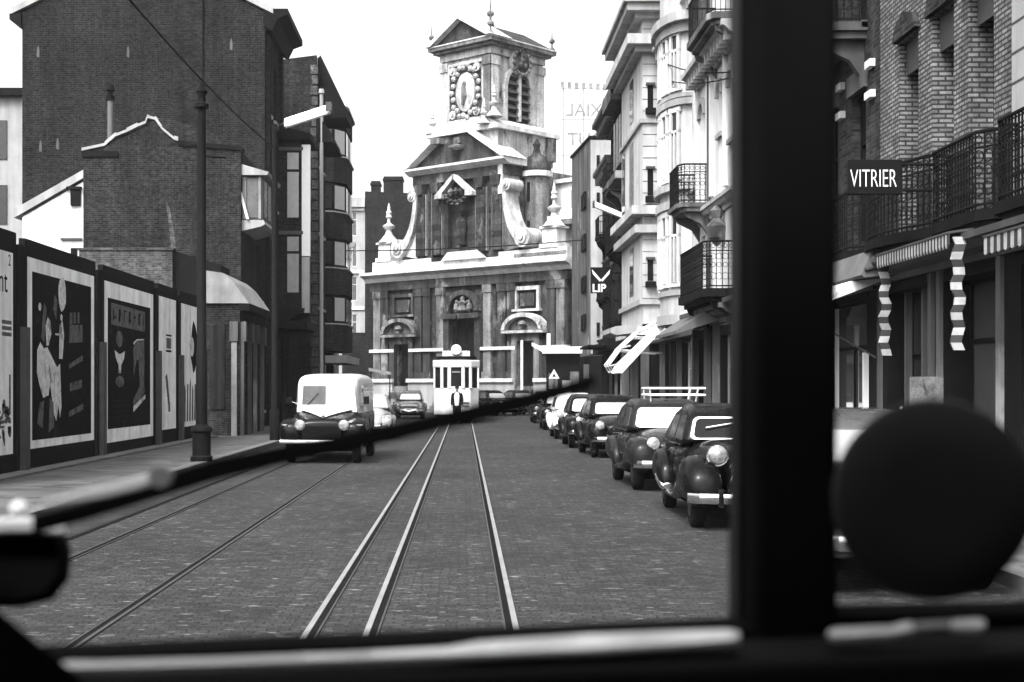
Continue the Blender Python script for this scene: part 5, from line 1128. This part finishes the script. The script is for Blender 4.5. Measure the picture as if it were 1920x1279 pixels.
for k in range(6): o.box(-.38, .38, .005, .019, .55 + .05 * k, .565 + .05 * k)
o.build('grille_bars', SIGND, g)
o = MB(); o.tube([(-.95, .05, .50), (-.6, -.1, .5), (.6, -.1, .5), (.95, .05, .5)], .045, 8); o.build('bumper', ALU, v)
MB().box(-.7, .7, .3, 4.6, .28, .5).build('underbody', RUBBER, v)

# --- tram ahead on the same track (rear end towards us)
t = thing('tram', 'cream tram with dark end windows standing on track before the church', 'tram', (-.37, 68, 0))
pl = [(-.62, -.28), (-1.05, .25), (-1.08, 9.5), (1.08, 9.5), (1.05, .25), (.62, -.28), (.0, -.36)]
pl = [(-1.07, .32), (-.68, -.18), (-.34, -.32), (.34, -.32), (.68, -.18), (1.07, .32), (1.07, 9.4), (-1.07, 9.4)]
MB().prism(pl, 'z', .42, 1.68).build('body', CREAM, t, bevel=.02)
MB().prism([(a * .97, b * .97 + .02) for a, b in pl], 'z', 1.681, 2.66).build('window_band', SIGND, t)
for i in range(5):
    for e in (0, 1):
        a, c = Vector(pl[i]), Vector(pl[i + 1]); q = a.lerp(c, .06 if e == 0 else .94); MB().tube([(q.x, q.y, 1.68), (q.x, q.y, 2.67)], .055, 6).build('window_post', CREAM, t)
for yy in range(8):
    for s in (-1, 1): MB().box(s * 1.02, s * 1.075, .6 + 1.2 * yy, .72 + 1.2 * yy, 1.68, 2.66).build('window_post', CREAM, t)
MB().box(-.34, .34, -.335, -.29, 1.68, 1.76).build('window_sill', CREAM, t)
for i in range(5):
    a, c = Vector(pl[i]), Vector(pl[i + 1]); nn = Vector((c.y - a.y, -(c.x - a.x))).normalized(); p, q = a.lerp(c, .14) - nn * .012, a.lerp(c, .86) - nn * .012
    MB().add([(p.x, p.y, 1.75), (q.x, q.y, 1.75), (q.x, q.y, 2.58), (p.x, p.y, 2.58)], [(0, 1, 2, 3)]).build('window', GLASS, t)
MB().box(-.2, .2, -.345, -.325, 2.42, 2.47).build('notice', PLASTL, t)
MB().prism([(a * 1.06, b * 1.05) for a, b in pl], 'z', 2.661, 3.02).build('roof_band', CREAM, t, bevel=.05)
MB().prism([(a * .9, b * .9 + .1) for a, b in pl], 'z', 3.021, 3.2).build('roof', SIGND, t)
MB().box(-.66, .66, .1, 8.8, 3.18, 3.46).build('clerestory', CREAM, t, bevel=.04)
o = MB(); o.lathe([(.24, -.0), (.25, .12), (.16, .2)], (0, -.1, 3.52), 'y', 20); o.build('route_disc', SIGNW, t)
MB().box(-.13, .13, -.5, -.33, .5, .72).build('coupler', SIGND, t)
o = MB(); o.tube([(.25, -.36, .98), (.6, -.25, .98)], .03); o.tube([(.25, -.36, .85), (.6, -.25, .82)], .025); o.build('handrail', IRONG, t)
MB().box(-.95, .95, -.1, 9.2, .12, .419).build('skirt', RUBBER, t)
for wy in (2.2, 6.8):
    for s in (-1, 1): MB().lathe([(.35, -.05), (.38, 0), (.35, .05)], (s * .72, wy, .38), 'x', 16).build('wheel', IRON, t)
o = MB(); o.tube([(0, 4.5, 3.45), (0, 4.5, 3.9), (0, 1.2, 5.2)], .04, 6); o.build('trolley_pole', IRON, t)

# --- person behind the tram
pr = thing('person', 'person in dark jacket open over white shirt, standing behind the tram', 'person', (-.33, 66.9, 0), R(-4))
def skin(name, joints, edges, m, parent, root=0, sub=1):
    me = bpy.data.meshes.new(name); me.from_pydata([j[0] for j in joints], edges, []); o = bpy.data.objects.new(name, me); COL.objects.link(o); o.parent = parent
    me.materials.append(m); o.modifiers.new('s', 'SKIN'); sv = me.skin_vertices[0].data
    for k, j in enumerate(joints): sv[k].radius = (j[1], j[2] if len(j) > 2 else j[1]); sv[k].use_root = k == root
    sd = o.modifiers.new('u', 'SUBSURF'); sd.levels = sub; sd.render_levels = sub
    return o
J = [((0, 0, .95), .13, .10), ((0, 0, 1.15), .125, .095), ((0, .01, 1.36), .15, .10), ((0, 0, 1.49), .055), ((0, -.015, 1.58), .075, .085), ((0, -.02, 1.70), .072, .085)]
E = [(0, 1), (1, 2), (2, 3), (3, 4), (4, 5)]
for sg in (-1, 1):
    b0 = len(J); J += [((sg * .17, .01, 1.41), .06), ((sg * .235, .03, 1.14), .045), ((sg * .245, -.03, .90), .032), ((sg * .245, -.05, .82), .036, .02)]
    E += [(2, b0), (b0, b0 + 1), (b0 + 1, b0 + 2), (b0 + 2, b0 + 3)]
    for f, (dx, ln) in enumerate(((-.027, .075), (-.009, .085), (.009, .08), (.026, .065))):
        J += [((sg * .245 + dx * .3, -.055 + dx, .81 - ln * .5), .009), ((sg * .240 + dx * .2, -.065 + dx, .81 - ln), .008)]; E += [(b0 + 3, len(J) - 2), (len(J) - 2, len(J) - 1)]
    J += [((sg * .225, -.085, .835), .010), ((sg * .215, -.105, .80), .009)]; E += [(b0 + 2, len(J) - 2), (len(J) - 2, len(J) - 1)]
    b1 = len(J); J += [((sg * .09, 0, .88), .095), ((sg * .105, -.01, .50), .065), ((sg * .11, .01, .10), .045), ((sg * .115, -.10, .05), .04)]
    E += [(0, b1), (b1, b1 + 1), (b1 + 1, b1 + 2), (b1 + 2, b1 + 3)]
SKINM = mat('skin', .16, .6, .3, .1, 8); SHIRT = mat('white shirt cloth', .5, .9, .1, .1, 6); COAT = mat('dark jacket cloth', .010, .9, .1, .2, 8)
skin('body', J, E, SKINM, pr)
MB().lathe([(.03, 1.63), (.088, 1.66), (.096, 1.72), (.08, 1.78), (.03, 1.805)], (0, .012, 0), 'z', 14, 1, 1.1).build('hair', COAT, pr, True)
o = MB(); o.lathe([(.012, 0), (.006, .012)], (0, -.118, 1.63), 'z', 6); o.build('nose', SKINM, pr)
for sg in (-1, 1):
    MB().lathe([(.002, -.01), (.011, 0), (.002, .01)], (sg * .032, -.098, 1.66), 'y', 8).build('eye', SIGND, pr)
    MB().lathe([(.004, -.008), (.022, 0), (.004, .01)], (sg * .085, 0, 1.65), 'x', 8, .7, 1.2).build('ear', SKINM, pr)
MB().box(-.022, .022, -.108, -.1, 1.585, 1.592).build('mouth', SIGND, pr)
blobring = lambda z, a, b, y0=0: [(a * math.cos(2 * PI * k / 16), y0 + b * math.sin(2 * PI * k / 16), z) for k in range(16)]
MB().loft([blobring(.86, .165, .125), blobring(1.1, .165, .15), blobring(1.3, .19, .16), blobring(1.43, .15, .11), blobring(1.49, .068, .068)]).build('shirt', SHIRT, pr, True)
for sg in (-1, 1):
    half = lambda z, a, b: [(sg * (a * math.sin(w)), -b * math.cos(w), z) for w in [R(q) for q in (40, 58, 78, 100, 130, 155, 180)]] + [(sg * (a - .02) * math.sin(w), -(b - .02) * math.cos(w), z) for w in [R(q) for q in (180, 155, 130, 100, 78, 58, 40)]]
    MB().loft([half(.78, .20, .165), half(1.1, .185, .155), half(1.3, .215, .16), half(1.43, .17, .14), half(1.51, .085, .09)]).build('jacket', COAT, pr, True)
    MB().tube([(sg * .165, .01, 1.43), (sg * .205, .02, 1.33), (sg * .24, .03, 1.13), (sg * .248, -.03, .89)], [.07, .073, .062, .05], 10).build('sleeve', COAT, pr, True)
    MB().tube([(sg * .085, 0, .98), (sg * .1, 0, .8), (sg * .107, -.01, .5), (sg * .112, .01, .07)], [.115, .108, .085, .072], 10).build('trouser_leg', COAT, pr, True)
    MB().loft([[(sg * .115 + a * .05, .06 - .24 * t, z) for a, z in ((-1, .0), (1, .0), (1, h), (-1, h))] for t, h in ((0, .09), (.4, .1), (.75, .065), (1, .03))]).build('shoe', IRON, pr)
# ================================================================== STREET FURNITURE
r = thing('tram_post', 'stout black cast iron tram post with ball finial in front of posters', 'post', (-5.72, 31.0, .125))
MB().lathe([(.24, 0), (.24, .1), (.2, .13), (.2, .62), (.24, .66), (.22, .74), (.15, .78), (.14, .8)], (0, 0, 0), 'z', 12).build('base', IRON, r, True)
MB().lathe([(.125, .78), (.12, 2.4), (.105, 2.42), (.095, 7.7)], (0, 0, 0), 'z', 12).build('shaft', IRON, r, True)
MB().lathe([(.16, 7.7), (.16, 7.78), (.1, 7.82), (.08, 7.95), (.13, 8.05), (.09, 8.16), (.02, 8.3)], (0, 0, 0), 'z', 12).build('finial', IRON, r, True)
o = MB(); o.tube([(.1, 0, 6.65), (.55, 0, 6.62)], .022, 6); o.tube([(-.1, 0, 6.9), (-.25, 0, 6.9)], .02, 6); o.build('bracket', IRON, r)
def lamp(px, lab, X, Y, h, dx, dz, group='tube street lamps'):
    r = thing('street_lamp', lab, 'street lamp', (X, Y, .125), 0, group)
    if h: MB().lathe([(.16, 0), (.16, .9), (.11, 1.0), (.085, h)], (0, 0, 0), 'z', 10).build('post', IRON, r, True)
    z = h if h else 9.4
    return r, z
r, z = lamp(0, 'nearer tube street lamp on tall post right of the brick houses', -5.72, 43.0, 9.55, 1, 1)
o = MB(); o.tube([(0, 0, 9.3), (.15, 0, 9.5), (.35, 0, 9.6)], .05, 8); o.lathe([(.1, -.1), (.12, .05)], (.1, 0, 9.42), 'z', 8); o.build('bracket', IRON, r)
o = MB(); o.loft([[(.3, -.16, 9.45), (.3, .16, 9.45), (.3, .16, 9.62), (.3, .08, 9.72), (.3, -.08, 9.72), (.3, -.16, 9.62)], [(1.68, -.16, 9.9), (1.68, .16, 9.9), (1.68, .16, 10.07), (1.68, .08, 10.17), (1.68, -.08, 10.17), (1.68, -.16, 10.07)]]); hd = o.build('lamp_head', TUBE, r, bevel=.02)
o = MB(); o.tube([(.38, -.175, 9.47), (1.6, -.175, 9.86)], .045, 8); o.build('tube', SIGNW, hd); o = MB(); o.box(1.55, 1.72, -.19, .19, 9.93, 10.2); o.build('end_cap', IRONG, hd)
r, z = lamp(0, 'farther tube street lamp beside the bow window block', -7.55, 80.0, 9.2, 1, 1)
o = MB(); o.tube([(0, 0, 9.0), (.2, 0, 9.25)], .05, 6); o.build('bracket', IRON, r)
o = MB(); o.loft([[(.15, -.2, 9.15), (.15, .2, 9.15), (.15, .2, 9.4), (.15, -.2, 9.4)], [(1.4, -.2, 9.5), (1.4, .2, 9.5), (1.4, .2, 9.75), (1.4, -.2, 9.75)]]); o.build('lamp_head', TUBE, r)
r, z = lamp(0, 'tube street lamp slanting from the dark balcony house on right', 6.9, 60.0, 0, 1, 1)
o = MB(); o.tube([(.1, 0, 8.7), (-.2, 0, 8.85)], .05, 6); o.build('bracket', IRON, r)
o = MB(); o.loft([[(-.2, -.18, 8.72), (-.2, .18, 8.72), (-.2, .18, 8.92), (-.2, -.18, 8.92)], [(-1.4, -.18, 9.2), (-1.4, .18, 9.2), (-1.4, .18, 9.42), (-1.4, -.18, 9.42)]]); hd = o.build('lamp_head', TUBE, r)
MB().box(-1.46, -1.401, -.2, .2, 9.18, 9.44).build('end_cap', IRONG, hd)

# ================================================================== CAB the picture is taken from (nearest things, out of focus)
cab = thing('vehicle_cab', 'dark vehicle cab with windscreen pillar, wiper and round disc around the view', 'vehicle', (0, .4, 0))
def P(px, py, d):
    q = at(px, py, d); q.y -= .4; return q
def cabbuild(o, name, m, parent=cab, smooth=False, bevel=0): return o.build(name, m, parent, smooth, bevel, 3)
d = .78
a, b = P(1394, 0, d), P(1548, 0, d)
o = MB(); o.box(a.x, b.x, .35, .43, 1.40, 2.25); cabbuild(o, 'windscreen_pillar', RUBBER, bevel=.006)
a2 = P(1376, 0, d + .01)
o = MB(); o.box(a2.x, a.x - .0005, .385, .40, 1.40, 2.2); cabbuild(o, 'window_seal', CABG, bevel=.002)
# dashboard and rubber sill
q0, q1, q2, q3 = P(-80, 1226, d), P(1378, 1166, d), P(1552, 1142, d), P(2020, 1132, d)
o = MB(); o.loft([[(q0.x, .36, q0.z), (q0.x, .40, q0.z), (q0.x, .40, q0.z - .12), (q0.x, .36, q0.z - .12)], [(q1.x, .36, q1.z), (q1.x, .40, q1.z), (q1.x, .40, q1.z - .12), (q1.x, .36, q1.z - .12)],
      [(q2.x, .36, q2.z), (q2.x, .40, q2.z), (q2.x, .40, q2.z - .12), (q2.x, .36, q2.z - .12)], [(q3.x, .36, q3.z), (q3.x, .40, q3.z), (q3.x, .40, q3.z - .12), (q3.x, .36, q3.z - .12)]])
cabbuild(o, 'windscreen_sill', RUBBER, bevel=.004)
def ledge(pts, m, nm):
    """flat lip below the windscreen: (px, py of its near edge, how many px deep it looks)"""
    A = []; B = []
    for px, py, h in pts:
        q = P(px, py, .70); dz = EYE - q.z; d2 = dz * F / (py - h * .78 - CY); A.append(q); B.append(Vector((q.x * d2 / .70, d2 - .4, q.z)))
    return cabbuild(MB().loft([[tuple(a), tuple(b_), tuple(b_ - Vector((0, 0, .004))), tuple(a - Vector((0, 0, .004)))] for a, b_ in zip(A, B)]), nm, m, cab, False, .0012)
ledge([(108, 1246, 6), (130, 1249, 15), (190, 1248, 13), (400, 1242, 13), (700, 1231, 14), (835, 1226, 17), (900, 1223, 28), (1100, 1215, 34), (1250, 1206, 30), (1365, 1198, 24), (1388, 1192, 10)], VARN, 'highlight_trim')  # pale lip broadened and broken up to follow the sill highlight
ledge([(1552, 1187, 8), (1568, 1190, 18), (1650, 1185, 16), (1668, 1184, 14), (1700, 1178, 18), (1715, 1175, 12)], VARN, 'highlight_trim')
ledge([(1717, 1175, 12), (1780, 1170, 10)], VARND, 'highlight_trim')
ledge([(1782, 1171, 12), (1830, 1173, 20), (1848, 1168, 8)], VARN, 'highlight_trim')
w0, w1 = P(-90, 1268, .70), P(2030, 1186, .70)
o = MB(); o.loft([[(w.x, .292, w.z - .006), (w.x, .355, w.z - .006), (w.x, .355, w.z - .3), (w.x, .25, w.z - .3)] for w in (w0, w1)])
cabbuild(o, 'dashboard', CABD, bevel=.006)
# unseen cab roof, back and windowless sides, added and shaped to darken the interior
o = MB(); o.box(-1.0, 1.0, -1.9, .12, 2.10, 2.16); cabbuild(o, 'cab_shade_roof', CABD)
o = MB(); o.box(-1.0, 1.0, -1.96, -1.901, .5, 2.16); cabbuild(o, 'cab_shade_back', CABD)
for s in (-1, 1): o = MB(); o.box(s * 1.0, s * 1.04, -1.96, .46, .5, 2.16); cabbuild(o, 'cab_shade_side', CABD)
# rounded corner of the cab at lower left
o = MB(); pts = [(-90, 1120), (0, 1146), (40, 1180), (90, 1222), (140, 1262), (170, 1300), (-90, 1300)]
o.loft([[tuple(P(px, py, .68)) for px, py in pts], [tuple(P(px, py, .71)) for px, py in pts]]); cabbuild(o, 'corner_post', CABD)
# round disc (mirror back) with stalk
c = P(1752, 937, .72); rr = 190 * .72 / F
o = MB(); o.lathe([(rr * .5, c.y - .0035), (rr * .9, c.y - .003), (rr * .98, c.y - .001), (rr, c.y + .002), (rr * .97, c.y + .009)], (c.x, 0, c.z), 'y', 48); mr = cabbuild(o, 'round_mirror', CABG, cab, True)
o = MB(); o.tube([(c.x, c.y + .008, c.z), (c.x + .012, c.y + .1, c.z), (c.x + .05, c.y + .22, c.z)], .006, 8); o.build('mirror_arm', CABD, mr)
# knob at left edge with bright top
o = MB(); pts = [(-110, 985), (-60, 968), (60, 968), (118, 985), (134, 1030), (130, 1085), (100, 1125), (40, 1140), (-60, 1140), (-110, 1110)]
cc = (10, 1055)
def rg(s, dpt): return [tuple(P(cc[0] + (px - cc[0]) * s, cc[1] + (py - cc[1]) * s, dpt)) for px, py in pts]
o.loft([rg(.8, .845), rg(.97, .85), rg(1, .86), rg(1, .885), rg(.9, .89)]); sm_ = cabbuild(o, 'side_mirror', CABD, cab, True)
o = MB(); o.loft([[tuple(P(x, y, q)) for x, y in ((-110, 975), (60, 970), (100, 972), (122, 985), (124, 1004), (95, 1004), (60, 1000), (-110, 1003))] for q in (.835, .844)]); o.build('bright_cap', SIGNW, sm_, True, .002)
k = P(36, 956, .85); o = MB(); o.lathe([(.001, -.006), (.005, -.003), (.006, 0), (.005, .004), (.001, .006)], (k.x, k.y, k.z), 'y', 10); o.build('glint', SIGNW, sm_, True)  # white bead put in as a painted glint above the knob
# windscreen wiper: arm, blade, pivot knob
def band(pts, dpt, th, m, nm, parent):
    top = [(px, py - w / 2) for px, py, w in pts]; bot = [(px, py + w / 2) for px, py, w in pts][::-1]
    A = [P(px, py, dpt) for px, py in top]; B = [P(px, py, dpt) for px, py in bot[::-1]]
    rings = [[tuple(a), tuple(a + Vector((0, th, 0))), tuple(b_ + Vector((0, th, 0))), tuple(b_)] for a, b_ in zip(A, B)]
    return MB().loft(rings).build(nm, m, parent, False, .001, 2)
wp = band([(60, 985, 34), (150, 962, 34), (250, 932, 34), (330, 904, 40), (400, 882, 40), (480, 864, 37), (560, 847, 35), (660, 828, 36), (780, 801, 33), (900, 773, 33), (1000, 748, 30), (1080, 725, 26), (1118, 713, 17)], .80, .008, RUBBER, 'wiper_blade', cab)
band([(75, 948, 14), (130, 936, 18), (200, 922, 22), (260, 906, 24), (310, 890, 18)], .79, .004, SIGNW, 'wiper_arm', wp)
k = P(302, 893, .785); MB().lathe([(.0062, -.004), (.0066, 0), (.0062, .004)], (k.x, k.y, k.z), 'y', 20).build('pivot_knob', GREYK, wp)

# ================================================================== CAMERA, SKY, SUN
cam = bpy.data.cameras.new('camera'); co = bpy.data.objects.new('camera', cam); COL.objects.link(co)
co.location = (0, 0, EYE); co.rotation_euler = (PI / 2, 0, 0)
cam.sensor_width = 36; cam.lens = F * 36 / 1920
cam.shift_x = (960 - CX) / 1920; cam.shift_y = (CY - 639.5) / 1920
cam.clip_start = .05; cam.clip_end = 3000
cam.dof.use_dof = True; cam.dof.focus_distance = 32; cam.dof.aperture_fstop = 8.0
SC.camera = co
EL, AZ = 52, 208   # sun height and compass bearing (0 = up the street)
w = bpy.data.worlds.new('World'); SC.world = w; w.use_nodes = True
nt = w.node_tree; bg = nt.nodes['Background']
sky = nt.nodes.new('ShaderNodeTexSky'); sky.sky_type = 'NISHITA'; sky.sun_disc = False; sky.sun_elevation = R(EL); sky.sun_rotation = R(AZ)
sky.air_density = 1.5; sky.dust_density = 8; sky.ozone_density = 1
bw = nt.nodes.new('ShaderNodeRGBToBW'); nt.links.new(sky.outputs[0], bw.inputs[0]); nt.links.new(bw.outputs[0], bg.inputs[0]); bg.inputs[1].default_value = .15
sl = bpy.data.lights.new('sun', 'SUN'); so = bpy.data.objects.new('sun', sl); COL.objects.link(so)
sl.energy = .9; sl.angle = R(12); sl.color = (1, 1, 1)
sd = Vector((math.sin(R(AZ)) * math.cos(R(EL)), math.cos(R(AZ)) * math.cos(R(EL)), math.sin(R(EL))))
so.rotation_euler = (-sd).to_track_quat('-Z', 'Y').to_euler()
vs = SC.view_settings; SC.display_settings.display_device = 'sRGB'; vs.view_transform = 'Standard'; vs.look = 'None'; vs.exposure = 1.95; vs.gamma = 1
SC.cycles.max_bounces = 6; SC.cycles.use_denoising = True

# thin summer haze in the air of the street
hz = bpy.data.materials.new('haze'); hz.use_nodes = True; hn = hz.node_tree; hn.nodes.remove(hn.nodes['Principled BSDF'])
pv = hn.nodes.new('ShaderNodeVolumePrincipled'); pv.inputs['Color'].default_value = (.95, .95, .95, 1); pv.inputs['Density'].default_value = .0002; pv.inputs['Anisotropy'].default_value = .2
hn.links.new(pv.outputs[0], hn.nodes['Material Output'].inputs['Volume'])
tag(MB().box(-60, 60, -10, 190, -1.0, 40).build('haze', hz), kind='stuff')
SC.cycles.volume_bounces = 0
